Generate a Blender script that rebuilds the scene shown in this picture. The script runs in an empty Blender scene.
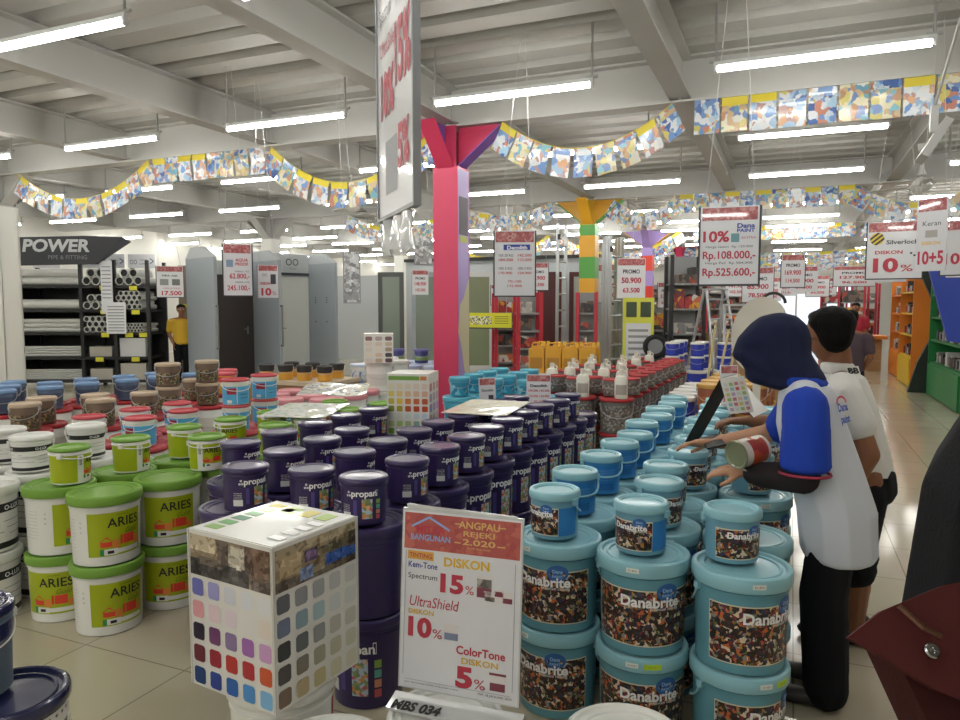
import bpy, bmesh, math, random
from mathutils import Matrix, Vector
random.seed(11)
S = bpy.context.scene
COL = S.collection
PI = math.pi

# ------------------------------------------------------------------ camera, world, exposure
cd = bpy.data.cameras.new('camera'); cam = bpy.data.objects.new('camera', cd); COL.objects.link(cam)
cd.sensor_width = 36.0; cd.lens = 36.0 * 722.0 / 960.0; cd.clip_start = 0.05; cd.clip_end = 200
PITCH = math.atan(55 / 722.0); YAW = math.radians(23.3)
cam.location = (0, 0, 1.5); cam.rotation_euler = (PI / 2 - PITCH, 0, YAW)
S.camera = cam
S.view_settings.view_transform = 'Standard'; S.view_settings.look = 'None'
S.view_settings.exposure = 0.18; S.view_settings.gamma = 1.0; S.view_settings.use_curve_mapping = False
W = bpy.data.worlds.new('world'); S.world = W; W.use_nodes = True
W.node_tree.nodes['Background'].inputs[0].default_value = (0.85, 0.93, 1, 1)
W.node_tree.nodes['Background'].inputs[1].default_value = 1.2
TUBE_STRENGTH = 40.0

# ------------------------------------------------------------------ materials
def lin(c):
    if isinstance(c, str):
        c = [int(c[i:i + 2], 16) / 255 for i in (0, 2, 4)]
    return tuple((x / 12.92 if x <= .04045 else ((x + .055) / 1.055) ** 2.4) for x in c) + (1,)
_M = {}
def mat(name, col='cccccc', rough=.5, metal=0, emit=0, coat=0, spec=.5, vary=0, vscale=6, bump=0, bscale=60, alpha=1, trans=0):
    if name in _M: return _M[name]
    m = bpy.data.materials.new(name); m.use_nodes = True; _M[name] = m
    nt = m.node_tree; b = nt.nodes['Principled BSDF']
    b.inputs['Base Color'].default_value = lin(col); b.inputs['Roughness'].default_value = rough
    b.inputs['Metallic'].default_value = metal; b.inputs['Specular IOR Level'].default_value = spec
    b.inputs['Coat Weight'].default_value = coat; b.inputs['Coat Roughness'].default_value = .06
    b.inputs['Transmission Weight'].default_value = trans
    b.inputs['Alpha'].default_value = alpha
    if emit:
        b.inputs['Emission Color'].default_value = lin(col); b.inputs['Emission Strength'].default_value = emit
    if vary or bump:
        tc = nt.nodes.new('ShaderNodeTexCoord'); no = nt.nodes.new('ShaderNodeTexNoise')
        nt.links.new(tc.outputs['Object'], no.inputs['Vector']); no.inputs['Scale'].default_value = vscale
        no.inputs['Detail'].default_value = 5
    if vary:
        mx = nt.nodes.new('ShaderNodeMix'); mx.data_type = 'RGBA'
        c = lin(col); mx.inputs[6].default_value = tuple(x * (1 - vary) for x in c[:3]) + (1,)
        mx.inputs[7].default_value = tuple(min(1, x * (1 + vary * .5)) for x in c[:3]) + (1,)
        nt.links.new(no.outputs['Fac'], mx.inputs[0]); nt.links.new(mx.outputs[2], b.inputs['Base Color'])
    if bump:
        n2 = nt.nodes.new('ShaderNodeTexNoise'); n2.inputs['Scale'].default_value = bscale; n2.inputs['Detail'].default_value = 4
        nt.links.new(tc.outputs['Object'], n2.inputs['Vector'])
        bp = nt.nodes.new('ShaderNodeBump'); bp.inputs['Strength'].default_value = bump; bp.inputs['Distance'].default_value = .02
        nt.links.new(n2.outputs['Fac'], bp.inputs['Height']); nt.links.new(bp.outputs['Normal'], b.inputs['Normal'])
    return m

def print_mat(name, cols, scale=25, warp=.35, rough=.35, coord='UV', coat=.3, rand=1.0):
    """a busy printed picture: warped cells in a fixed set of inks"""
    if name in _M: return _M[name]
    m = bpy.data.materials.new(name); m.use_nodes = True; _M[name] = m
    nt = m.node_tree; N = nt.nodes; L = nt.links; b = N['Principled BSDF']
    tc = N.new('ShaderNodeTexCoord'); no = N.new('ShaderNodeTexNoise'); no.inputs['Scale'].default_value = scale * .5
    no.inputs['Detail'].default_value = 3
    L.new(tc.outputs[coord], no.inputs['Vector'])
    sub = N.new('ShaderNodeVectorMath'); sub.operation = 'MULTIPLY_ADD'
    sub.inputs[1].default_value = (warp * 6 / scale,) * 3
    L.new(no.outputs['Color'], sub.inputs[0]); L.new(tc.outputs[coord], sub.inputs[2])
    vo = N.new('ShaderNodeTexVoronoi'); vo.inputs['Scale'].default_value = scale; vo.inputs['Randomness'].default_value = rand
    L.new(sub.outputs[0], vo.inputs['Vector'])
    sx = N.new('ShaderNodeSeparateColor'); L.new(vo.outputs['Color'], sx.inputs[0])
    cr = N.new('ShaderNodeValToRGB'); cr.color_ramp.interpolation = 'CONSTANT'
    e = cr.color_ramp.elements
    while len(e) < len(cols): e.new(.5)
    for i, c in enumerate(cols):
        e[i].position = .08 + .84 * i / len(cols); e[i].color = lin(c)
    L.new(sx.outputs[0], cr.inputs[0])
    L.new(cr.outputs[0], b.inputs['Base Color'])
    b.inputs['Roughness'].default_value = rough; b.inputs['Coat Weight'].default_value = coat
    return m

def plain(name): return _M[name]

# ------------------------------------------------------------------ mesh builder
class MB:
    def __init__(s): s.v = []; s.f = []; s.m = []; s.uv = []; s.M = Matrix.Identity(4)
    def add(s, vs, fs, mi=0, uvs=None):
        b = len(s.v); M = s.M
        s.v += [tuple(M @ Vector(p)) for p in vs]
        for k, f in enumerate(fs):
            s.f.append([b + i for i in f]); s.m.append(mi if isinstance(mi, int) else mi[k])
            s.uv.append(uvs[k] if uvs else None)
        return s
    def box(s, c, d, mi=0, rot=None):
        x, y, z = (t / 2 for t in d)
        vs = [Vector((a * x, b_ * y, e * z)) for a in (-1, 1) for b_ in (-1, 1) for e in (-1, 1)]
        if rot is not None: vs = [rot @ p for p in vs]
        vs = [p + Vector(c) for p in vs]
        fs = [(0, 1, 3, 2), (4, 6, 7, 5), (0, 4, 5, 1), (2, 3, 7, 6), (0, 2, 6, 4), (1, 5, 7, 3)]
        if not isinstance(mi, int): mi = list(mi)
        return s.add(vs, fs, mi)
    def b2(s, lo, hi, mi=0):
        return s.box([(a + b) / 2 for a, b in zip(lo, hi)], [b - a for a, b in zip(lo, hi)], mi)
    def lathe(s, prof, n=32, mi=0, c=(0, 0, 0)):
        vs = []; rows = []
        for r, z in prof:
            if r < 1e-6:
                rows.append([len(vs)]); vs.append((c[0], c[1], c[2] + z))
            else:
                rows.append(list(range(len(vs), len(vs) + n)))
                vs += [(c[0] + r * math.cos(2 * PI * i / n), c[1] + r * math.sin(2 * PI * i / n), c[2] + z) for i in range(n)]
        fs = []; ms = []
        for k in range(len(rows) - 1):
            a, b = rows[k], rows[k + 1]; q = mi if isinstance(mi, int) else mi[k]
            for i in range(n):
                j = (i + 1) % n
                if len(a) == 1 and len(b) == 1: continue
                if len(a) == 1: fs.append((a[0], b[j], b[i]))
                elif len(b) == 1: fs.append((a[i], a[j], b[0]))
                else: fs.append((a[i], a[j], b[j], b[i]))
                ms.append(q)
        return s.add(vs, fs, ms)
    def tube(s, pts, r, n=8, mi=0, closed=False, flat=None):
        pts = [Vector(p) for p in pts]; vs = []; N = len(pts); fs = []
        up = None
        for i, p in enumerate(pts):
            a = pts[i - 1] if (i or closed) else pts[0]; b = pts[(i + 1) % N] if (i < N - 1 or closed) else pts[-1]
            t = (b - a).normalized() if (b - a).length > 1e-9 else Vector((0, 0, 1))
            if up is None:
                up = Vector((0, 0, 1)) if abs(t.z) < .9 else Vector((1, 0, 0))
            sd = t.cross(up).normalized(); up = sd.cross(t).normalized()
            rr = r[i] if isinstance(r, (list, tuple)) else r
            for k in range(n):
                q = 2 * PI * k / n
                vs.append(p + sd * math.cos(q) * rr + up * math.sin(q) * rr * (flat or 1))
        for i in range(N - 1 if not closed else N):
            for k in range(n):
                a = i * n + k; b = i * n + (k + 1) % n; j = (i + 1) % N
                fs.append((a, b, j * n + (k + 1) % n, j * n + k))
        if not closed:
            fs.append(tuple(range(n))[::-1]); fs.append(tuple(range((N - 1) * n, N * n)))
        return s.add(vs, fs, mi)
    def poly(s, pts, thick, mi=0, axis='y'):
        """prism of a 2D outline in XZ (axis y), YZ (axis x) or XY (axis z), centred on thickness"""
        n = len(pts); h = thick / 2
        def P(p, d): return {'y': (p[0], d, p[1]), 'x': (d, p[0], p[1]), 'z': (p[0], p[1], d)}[axis]
        vs = [P(p, -h) for p in pts] + [P(p, h) for p in pts]
        fs = [tuple(range(n)), tuple(range(2 * n - 1, n - 1, -1))] + [(i, i + n, (i + 1) % n + n, (i + 1) % n) for i in range(n)]
        return s.add(vs, fs, mi)
    def patch(s, rf, a0, a1, z0, z1, off=.001, mi=0, n=None):
        """piece of a label on a round body; angle 0 = local -Y, positive to its right"""
        n = n or max(2, int(abs(a1 - a0) / .16)); vs = []; fs = []; uv = []
        for i in range(n + 1):
            a = a0 + (a1 - a0) * i / n
            for z in (z0, z1):
                r = rf(z) + off; vs.append((r * math.sin(a), -r * math.cos(a), z))
        R = rf(z0)
        for i in range(n):
            fs.append((2 * i, 2 * i + 2, 2 * i + 3, 2 * i + 1))
            u0 = R * (a0 + (a1 - a0) * i / n); u1 = R * (a0 + (a1 - a0) * (i + 1) / n)
            uv.append(((u0, z0), (u1, z0), (u1, z1), (u0, z1)))
        return s.add(vs, fs, mi, uv)
    def rect(s, x0, z0, x1, z1, y=0, mi=0):
        return s.add([(x0, y, z0), (x1, y, z0), (x1, y, z1), (x0, y, z1)], [(0, 1, 2, 3)], mi, [((x0, z0), (x1, z0), (x1, z1), (x0, z1))])
    def ctext(s, txt, size, a, z, rf, off=.0022, mi=0, bold=.0, width=None, shear=0):
        vs, fs, w, h = text_geo(txt, bold, shear); k = size
        kx = width / w if width else k
        R = rf(z)
        out = []
        for x, y in vs:
            ang = a + (x - w / 2) * kx / R; zz = z + y * k; r = rf(zz) + off
            out.append((r * math.sin(ang), -r * math.cos(ang), zz))
        return s.add(out, fs, mi)
    def text(s, txt, size, x, z, y=0, mi=0, bold=.0, width=None, align='l', shear=0):
        """flat lettering facing -Y; size = cap height"""
        vs, fs, w, h = text_geo(txt, bold, shear)
        kx = width / w if width else size
        ox = {'l': 0, 'c': -w / 2, 'r': -w}[align]
        return s.add([(x + (px + ox) * kx, y, z + py * size) for px, py in vs], fs, mi)
    def build(s, name, mats, parent=None, smooth=True, ang=.6, loc=None, rot=None):
        me = bpy.data.meshes.new(name)
        me.from_pydata(s.v, [], s.f)
        if not isinstance(mats, (list, tuple)): mats = [mats]
        for m in mats: me.materials.append(m)
        me.polygons.foreach_set('material_index', s.m)
        if any(u for u in s.uv):
            ul = me.uv_layers.new(name='UVMap')
            for p, u in zip(me.polygons, s.uv):
                if u:
                    for li, c in zip(p.loop_indices, u): ul.data[li].uv = c
        if smooth:
            me.polygons.foreach_set('use_smooth', [True] * len(me.polygons)); me.set_sharp_from_angle(angle=ang)
        me.update()
        o = bpy.data.objects.new(name, me); COL.objects.link(o)
        if parent: o.parent = parent
        if loc is not None: o.location = loc
        if rot is not None: o.rotation_euler = rot
        return o

_T = {}
def text_geo(txt, bold=0, shear=0):
    key = (txt, bold, shear)
    if key in _T: return _T[key]
    cu = bpy.data.curves.new('lettering', 'FONT'); cu.body = txt; cu.size = 1.0; cu.offset = bold; cu.shear = shear
    cu.resolution_u = 3; cu.fill_mode = 'FRONT'
    ob = bpy.data.objects.new('lettering', cu)
    me = bpy.data.meshes.new_from_object(ob)
    bm = bmesh.new(); bm.from_mesh(me)
    bm.normal_update()
    xs = [v.co.x for v in bm.verts]
    if xs and len(txt) < 14:
        x = min(xs)
        while x < max(xs):
            bmesh.ops.bisect_plane(bm, geom=bm.verts[:] + bm.edges[:] + bm.faces[:], plane_co=(x, 0, 0), plane_no=(1, 0, 0)); x += .18
    bm.verts.ensure_lookup_table(); bm.verts.index_update()
    x0 = min((v.co.x for v in bm.verts), default=0); x1 = max((v.co.x for v in bm.verts), default=1)
    k = 1 / .73
    vs = [((v.co.x - x0) * k, v.co.y * k) for v in bm.verts]; fs = []
    for f in bm.faces:
        idx = [v.index for v in f.verts]
        fs.append(idx if f.normal.z > 0 else idx[::-1])
    bm.free(); bpy.data.objects.remove(ob); bpy.data.curves.remove(cu); bpy.data.meshes.remove(me)
    _T[key] = (vs, fs, (x1 - x0) * k, 1.0)
    return _T[key]

# ------------------------------------------------------------------ objects, names, labels
def tag(o, label, cat, group=None, kind=None):
    if label: o['label'] = label
    if cat: o['category'] = cat
    if group: o['group'] = group
    if kind: o['kind'] = kind
    return o
def thing(name, label, cat, loc=(0, 0, 0), rz=0, group=None):
    o = bpy.data.objects.new(name, None); COL.objects.link(o); o.empty_display_size = .05
    o.location = loc; o.rotation_euler = (0, 0, rz)
    return tag(o, label, cat, group)
_KIDS = {}
def dup(src, loc, rz, label, group=None, cat=None):
    r = src.copy(); COL.objects.link(r); r.location = loc; r.rotation_euler = (0, 0, rz)
    tag(r, label, cat, group)
    if src.name not in _KIDS: _KIDS[src.name] = [(c, list(c.children)) for c in src.children]
    for c, gs in _KIDS[src.name]:
        d = c.copy(); COL.objects.link(d); d.parent = r
        for g in gs:
            e = g.copy(); COL.objects.link(e); e.parent = d
    return r
class Kind:
    """first placement moves the thing itself, later ones copy it"""
    def __init__(s, src): s.src = src; s.used = False; list(s.kids())
    def kids(s):
        _KIDS[s.src.name] = [(c, list(c.children)) for c in s.src.children]; return _KIDS[s.src.name]
    def put(s, loc, rz, label, group=None):
        if not s.used:
            s.used = True; o = s.src; o.location = loc; o.rotation_euler = (0, 0, rz); return tag(o, label, None, group)
        return dup(s.src, loc, rz, label, group)
def struct(o): o['kind'] = 'structure'; return o
FLAT = lambda y: -3.0 + .46 * round((y + 3.0 - .13) / .46) + .13      # middle of the nearest flat strip of the roof deck
ORD = 'first second third fourth fifth sixth seventh eighth ninth tenth eleventh twelfth thirteenth fourteenth fifteenth sixteenth seventeenth'.split()
# ------------------------------------------------------------------ room shell
def floor_mat():
    m = bpy.data.materials.new('floor_tiles'); m.use_nodes = True; nt = m.node_tree; N = nt.nodes; L = nt.links; b = N['Principled BSDF']
    tc = N.new('ShaderNodeTexCoord'); mp = N.new('ShaderNodeMapping'); L.new(tc.outputs['Object'], mp.inputs[0])
    T = .575
    mp.inputs['Location'].default_value = (2.25 / T + .5 * 0, -2.15 / T, 0); mp.inputs['Scale'].default_value = (1 / T, 1 / T, 1)
    br = N.new('ShaderNodeTexBrick'); br.offset = 0; br.squash = 1
    br.inputs['Scale'].default_value = 1; br.inputs['Brick Width'].default_value = 1; br.inputs['Row Height'].default_value = 1
    br.inputs['Mortar Size'].default_value = .006; br.inputs['Mortar Smooth'].default_value = .1; br.inputs['Bias'].default_value = 0
    br.inputs['Color1'].default_value = lin('c0b7a0'); br.inputs['Color2'].default_value = lin('c5bca5'); br.inputs['Mortar'].default_value = lin('8f8875')
    L.new(mp.outputs[0], br.inputs[0])
    no = N.new('ShaderNodeTexNoise'); no.inputs['Scale'].default_value = 1.2; no.inputs['Detail'].default_value = 6; L.new(tc.outputs['Object'], no.inputs[0])
    mx = N.new('ShaderNodeMix'); mx.data_type = 'RGBA'; mx.blend_type = 'MULTIPLY'; mx.inputs[0].default_value = .18
    L.new(br.outputs[0], mx.inputs[6]); L.new(no.outputs['Color'], mx.inputs[7]); L.new(mx.outputs[2], b.inputs['Base Color'])
    b.inputs['Roughness'].default_value = .12; b.inputs['Specular IOR Level'].default_value = .45
    return m
X0, X1, Y0, Y1, ZC = -18.0, 5.2, -8.06, 40.0, 3.9
struct(MB().b2((X0, Y0, -.1), (X1, Y1, 0)).build('floor', floor_mat(), smooth=False))
M_wall = mat('white_wall_paint', 'd9d8d2', .8, vary=.05, vscale=1)
M_steel = mat('grey_painted_steel', 'b6b5b1', .55, vary=.06, vscale=3)
M_deck = mat('galvanised_deck', 'a9a8a2', .5, metal=0, vary=.08, vscale=2)
struct(MB().b2((X0 - .2, Y0, 0), (X0, Y1, 4.2)).build('wall_left', M_wall, smooth=False))
struct(MB().b2((X1, Y0, 0), (X1 + .2, Y1, 4.2)).build('wall_right', M_wall, smooth=False))
struct(MB().b2((X0, Y0 - .2, 0), (X1, Y0, 4.2)).build('wall_back', M_wall, smooth=False))
b = MB()   # far wall with the glazed entrance at the end of the aisle
for lo, hi in (((X0, Y1, 0), (-1.2, Y1 + .2, 4.2)), ((2.9, Y1, 0), (X1, Y1 + .2, 4.2)), ((-1.2, Y1, 2.7), (2.9, Y1 + .2, 4.2))): b.b2(lo, hi)
struct(b.build('wall_far', M_wall, smooth=False))
M_frame = mat('white_aluminium_frame', 'd0d0d0', .4)
b = MB()
for x in (-1.15, .2, 1.5, 2.85): b.box((x, Y1 + .05, 1.35), (.08, .08, 2.7))
b.box((.85, Y1 + .05, 2.66), (4.1, .08, .08)); b.box((.85, Y1 + .05, .04), (4.1, .08, .08))
wf = struct(b.build('window_1', M_frame, smooth=False))
MB().box((.85, Y1 + .05, 1.35), (4, .012, 2.6)).build('pane', mat('clear_glass', 'ffffff', .02, trans=1), wf, smooth=False)
# daylight outside the glazed entrance: pavement and a pale shopfront across the street
# corrugated deck: trapezoid ribs running across the hall
b = MB(); PIT = .46; y = Y0; prof = []
while y < Y1 - 1e-6:
    prof += [(y, ZC), (y + .26, ZC), (y + .31, ZC + .1), (y + .41, ZC + .1)]; y += PIT
prof.append((Y1, ZC))
vs = []; fs = []
for i, (yy, zz) in enumerate(prof): vs += [(X0, yy, zz), (X1, yy, zz)]
for i in range(len(prof) - 1): fs.append((2 * i, 2 * i + 2, 2 * i + 3, 2 * i + 1))
b.add(vs, fs, 0); b.b2((X0, Y0, ZC + .16), (X1, Y1, ZC + .3), 0)
struct(b.build('ceiling', M_deck, smooth=False))
# steel I-beams
def ibeam(b, p0, p1, zb, zt, w=.2, tf=.02, tw=.016, mi=0):
    ax = 0 if abs(p1[0] - p0[0]) > abs(p1[1] - p0[1]) else 1
    lo = [min(p0[i], p1[i]) for i in (0, 1)]; hi = [max(p0[i], p1[i]) for i in (0, 1)]
    for hw, za, zc in ((w / 2, zb, zb + tf), (tw / 2, zb + tf, zt - tf), (w / 2, zt - tf, zt)):
        l = lo[:]; h = hi[:]; l[1 - ax] -= hw; h[1 - ax] += hw
        b.b2((l[0], l[1], za), (h[0], h[1], zc), mi)
XB = [1.44 + 2.5 * k for k in range(-7, 2)]; YB = [-4.65, 1.4, 7.45, 13.5, 19.55, 25.6, 31.65, 37.7]
for k, yy in enumerate(YB):
    b = MB(); ibeam(b, (X0, yy), (X1, yy), 3.46, 3.9, .22)
    for x in XB:
        b.box((x, yy, 3.68), (.02, .2, .38))
    struct(b.build('trim_%d' % (k + 1), M_steel, smooth=False))['label'] = 'pale grey steel girder across the hall under the roof deck'
for k, x in enumerate(XB):
    b = MB()
    for ya, yb in zip([Y0] + YB, YB + [Y1]): ibeam(b, (x, ya + .01), (x, yb - .01), 3.5, 3.89, .2)
    struct(b.build('trim_%d' % (k + 20), M_steel, smooth=False))['label'] = 'pale grey steel roof beam running along the hall'
# columns with haunch brackets
def hcol(x, y, cf, cw, hx, hy, name, patches=None, bands=None):
    """H column: flanges face +-Y, web between; hx/hy haunch plate colours"""
    b = MB(); s = .15
    mats = [cf, cw]
    if bands:
        z = 0; k = 0
        mats = list(bands)
        while z < 3.0:
            z2 = min(3.0, z + .40)
            for dy in (-s, s): b.b2((x - s, y + dy - .01, z), (x + s, y + dy + .01, z2), k % 2)
            b.b2((x - .009, y - s, z), (x + .009, y + s, z2), k % 2); 
            for dx in (-s + .004, s - .004): b.b2((x + dx - .004, y - s, z), (x + dx + .004, y + s, z2), k % 2)
            z = z2; k += 1
    else:
        # front flange and channel of the H
        for dy in (-s, s): b.b2((x - s, y + dy - .01, 0), (x + s, y + dy + .01, 3.0), 0)
        b.b2((x - .01, y - s, 0), (x + .01, y + s, 3.0), 0)
        b.b2((x + s - .008, y - s, 0), (x + s, y + s, 3.0), 1)
        b.b2((x - s, y - s, 0), (x - s + .008, y + s, 3.0), 1)
    c = struct(b.build(name, mats, smooth=False))
    c['label'] = 'steel column'
    hm = [hx, hy, M_steel]
    h = MB()
    h.b2((x - s, y - s, 3.0), (x + s, y + s, 3.02), 0)
    h.b2((x - .012, y - s, 3.02), (x + .012, y + s, 3.46), 2)
    for dy in (-s, s): h.b2((x - .13, y + dy - .012, 3.02), (x + .13, y + dy + .012, 3.46), 0)
    for sg in (-1, 1):
        h.M = Matrix.Translation((x, y, 0)); h.poly([(sg * .1, 3.02), (sg * .62, 3.44), (sg * .62, 3.46), (sg * .1, 3.46)][::sg], .016, 0, 'y')
        # inclined flange below the haunch plate
        h.M = Matrix.Identity(4)
        L = math.hypot(.52, .42); rot = Matrix.Rotation(-sg * math.atan2(.42, .52), 3, 'Y')
        h.box((x + sg * .37, y, 3.225), (L, .2, .014), 1, rot)
        h.M = Matrix.Translation((x, y, 0)); h.poly([(sg * .15, 3.02), (sg * .6, 3.44), (sg * .15, 3.46)][::sg], .016, 1, 'x'); h.M = Matrix.Identity(4)
        L = math.hypot(.45, .42); rot = Matrix.Rotation(sg * math.atan2(.42, .45), 3, 'X')
        h.box((x, y + sg * .375, 3.225), (.2, L, .014), 0, rot)
    h.build('haunch', hm, c, smooth=False)
    return c
C_pink = mat('pink_column_paint', 'cf3b61', .45, vary=.06); C_pur = mat('purple_column_paint', 'a892d2', .4, vary=.1)
C_grn = mat('green_column_paint', '57a747', .45); C_org = mat('orange_column_paint', 'e8ac2e', .45); C_yel = mat('beige_column_paint', 'cdc7a4', .5)
C_dpur = mat('violet_paint', '7b52a4', .45)
c = hcol(-3.56, 7.45, C_pink, C_pur, C_pink, C_dpur, 'column_pink')
c['label'] = 'pink steel column with lavender side and pink haunches'
b = MB(); xs = -3.56 + .151
b.M = Matrix.Translation((xs, 7.45, 0))
b.poly([(-.145, 1.2), (-.1, 1.5), (.0, 1.58), (.1, 1.75), (.145, 1.8), (.145, .5), (.1, .6), (.02, .75), (-.05, 1.0)], .003, 0, 'x')
b.build('painted_patch', C_yel, c, smooth=False)
b = MB(); b.b2((xs - .001, 7.34, 2.28), (xs + .004, 7.56, 2.7), 0); b.b2((xs, 7.36, 2.2), (xs + .003, 7.54, 2.27), 1)
b.lathe([(0, 0), (.05, .0), (.05, .06), (0, .06)], 12, 2, (xs - .046, 7.45, 2.5)); b.lathe([(0, 0), (.05, .0), (.05, .06), (0, .06)], 12, 2, (xs - .046, 7.45, 2.4))
b.build('notice', [mat('notice_dark', '3d3a44', .5), mat('notice_lime', 'b8c450', .5), mat('notice_white', 'e8e8e8', .5)], c)
hcol(-3.56, 13.5, C_org, C_grn, C_org, C_grn, 'column_striped', bands=(C_org, C_grn))['label'] = 'column banded in green and orange'
c = hcol(-3.56, 19.55, mat('column_red', 'd7402f', .5), mat('column_blue', '3a63b5', .5), C_pur, C_org, 'column_violet', bands=(mat('column_red', 'd7402f', .5), C_pur)); c['label'] = 'far column with violet haunches'
hcol(-3.56, 25.6, C_pink, C_pur, C_pink, C_dpur, 'column_far')
for k, (x, y) in enumerate(((-11.25, 7.45), (-11.06, 13.5), (-11.06, 19.55), (-11.06, 25.6))):
    hcol(x, y, M_wall, M_wall, M_steel, M_steel, 'column_white_%d' % (k + 1))['label'] = 'white painted column'

# ------------------------------------------------------------------ tube lights
M_tube = mat('glowing_tube', 'fffdf6', .4, emit=TUBE_STRENGTH); M_fit = mat('lamp_fitting', 'cfd0d0', .45); M_rod = mat('grey_conduit', 'a5a5a3', .5)
TL = 1.47
def tube_kind(rod):
    root = thing('hanging_tube_light', '', 'tube light')
    b = MB(); b.M = Matrix.Rotation(PI / 2, 4, 'Y'); b.lathe([(0, -TL / 2), (.025, -TL / 2), (.025, TL / 2), (0, TL / 2)], 10, 0); b.build('tube', M_tube, root)
    MB().b2((-TL / 2 - .03, -.02, .024), (TL / 2 + .03, .02, .055)).build('batten', M_fit, root, smooth=False)
    for s in (-1, 1):
        b = MB(); b.tube([(s * (TL / 2 + .015), 0, .05), (s * (TL / 2 + .015), 0, rod)], .011, 8); b.b2((s * (TL / 2 + .015) - .05, -.012, .055), (s * (TL / 2 + .015) + .05, .012, .075)); b.build('hanger_rod', M_rod, root)
        MB().b2((s * (TL / 2 + .012) - .012, -.019, -.024), (s * (TL / 2 + .012) + .012, .019, .024)).build('end_cap', M_fit, root, smooth=False)
    return Kind(root)
K_tube = [tube_kind(.524), tube_kind(.624)]
TX = [.19 - 2.5 * k for k in range(8)]; TXR = [2.69]
rows = [-6.6, -4.2, -1.6, 1.0, 3.62, 6.2, 8.8, 11.45, 14.9, 17.0, 18.9, 21.3, 23.6, 27.2, 29.5, 33.2, 35.6]
cn = ['over the aisle', 'one bay left of the aisle', 'two bays left of the aisle', 'three bays left of the aisle', 'four bays left of the aisle', 'five bays left of the aisle', 'six bays left of the aisle', 'seven bays left of the aisle', 'right of the aisle']
for i, y in enumerate(rows):
    for j, x in enumerate(TX + TXR):
        ang = math.degrees(math.atan2(-x, y))
        if i < 4 and j > 4: continue
        ph = (y - Y0) % PIT; yy = y + (.25 - ph if .25 <= ph < .275 else .32 - ph if .275 <= ph < .32 else .40 - ph if ph > .40 else 0)
        K_tube[(yy - Y0) % PIT > .3].put((x - .07 + random.uniform(-.02, .02), yy, 3.38), 0, 'lit tube light, %s, %s' % (ORD[i - 4] + ' row seen from the front' if i > 3 else ORD[3 - i] + ' row behind the camera', cn[j]), 'fluorescent tube lights under the roof')
# ------------------------------------------------------------------ paint pails
PD, PH = .322, .322          # big pail: lid diameter, stacking height
SD, SH = .192, .176          # small pail
M_white = mat('white_plastic', 'e3e3de', .35, coat=.2)
M_wire = mat('handle_wire', 'b8babb', .35, metal=.6)
def body_fn(D, H):
    rb, rt = D * .5 * .875, D * .5 * .925
    return lambda z: rb + (rt - rb) * z / H
def pail_body(b, D, H, mi=0, n=36, rings=True):
    f = body_fn(D, H); e = .006
    p = [(0, .012), (f(0) - .012, .012), (f(0) - .008, 0), (f(0), .004), (f(0.02), .02)]
    if rings: p += [(f(H * .80), H * .80), (f(H * .80) + .004, H * .805), (f(H * .83) + .004, H * .83), (f(H * .83), H * .835)]
    p += [(f(H * .86), H * .86), (f(H * .88) - .003, H * .89), (0, H * .89)]
    return b.lathe(p, n, mi)
def pail_lid(b, D, H, mi=0, n=36, deep=.02, skirt=.11):
    R = D / 2; s = H * (1 - skirt)
    p = [(R * .935, H * .90), (R * .935, s), (R * .985, s), (R, s + .004), (R, H - .012), (R - .003, H - .004), (R - .010, H), (R - .018, H - .002), (R - .024, H - deep * .5), (R * .80, H - deep * .55), (R * .78, H - deep * .3), (R * .74, H - deep * .3), (R * .72, H - deep * .55), (0, H - deep * .45)]
    return b.lathe(p, n, mi)
def pail_handle(b, D, H, mi=0, zf=.80, drop=.33, r=.0035, a0=-1.45, a1=1.45, back=False, flat=None):
    f = body_fn(D, H); pts = []
    for i in range(25):
        t = -1 + i / 12; a = a0 + (a1 - a0) * i / 24
        z = H * zf - H * drop * math.sqrt(max(0, 1 - t * t)) ** 1.15
        q = f(z) + r + .004; sg = 1 if back else -1
        pts.append((q * math.sin(a), sg * q * math.cos(a), z))
    b.tube(pts, r, 6, mi, flat=flat)
    for p in (pts[0], pts[-1]): b.box(p, (.012, .022, .022), mi)
    return b
def pail(name, D, H, cbody, clid, cat='paint pail', handle='wire', deco=None, hd=.33, deep=.02, skirt=.11, n=36, hcol=None, rings=True, hback=False):
    root = thing(name, '', cat)
    pail_body(MB(), D, H, 0, n, rings).build('body', cbody, root)
    pail_lid(MB(), D, H, 0, n, deep, skirt).build('lid', clid, root)
    if handle: pail_handle(MB(), D, H, 0, drop=hd, r=.0045 if handle == 'strap' else .0028, back=hback).build('handle', hcol or M_wire, root)
    if deco: deco(root, D, H, body_fn(D, H))
    return Kind(root)
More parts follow.
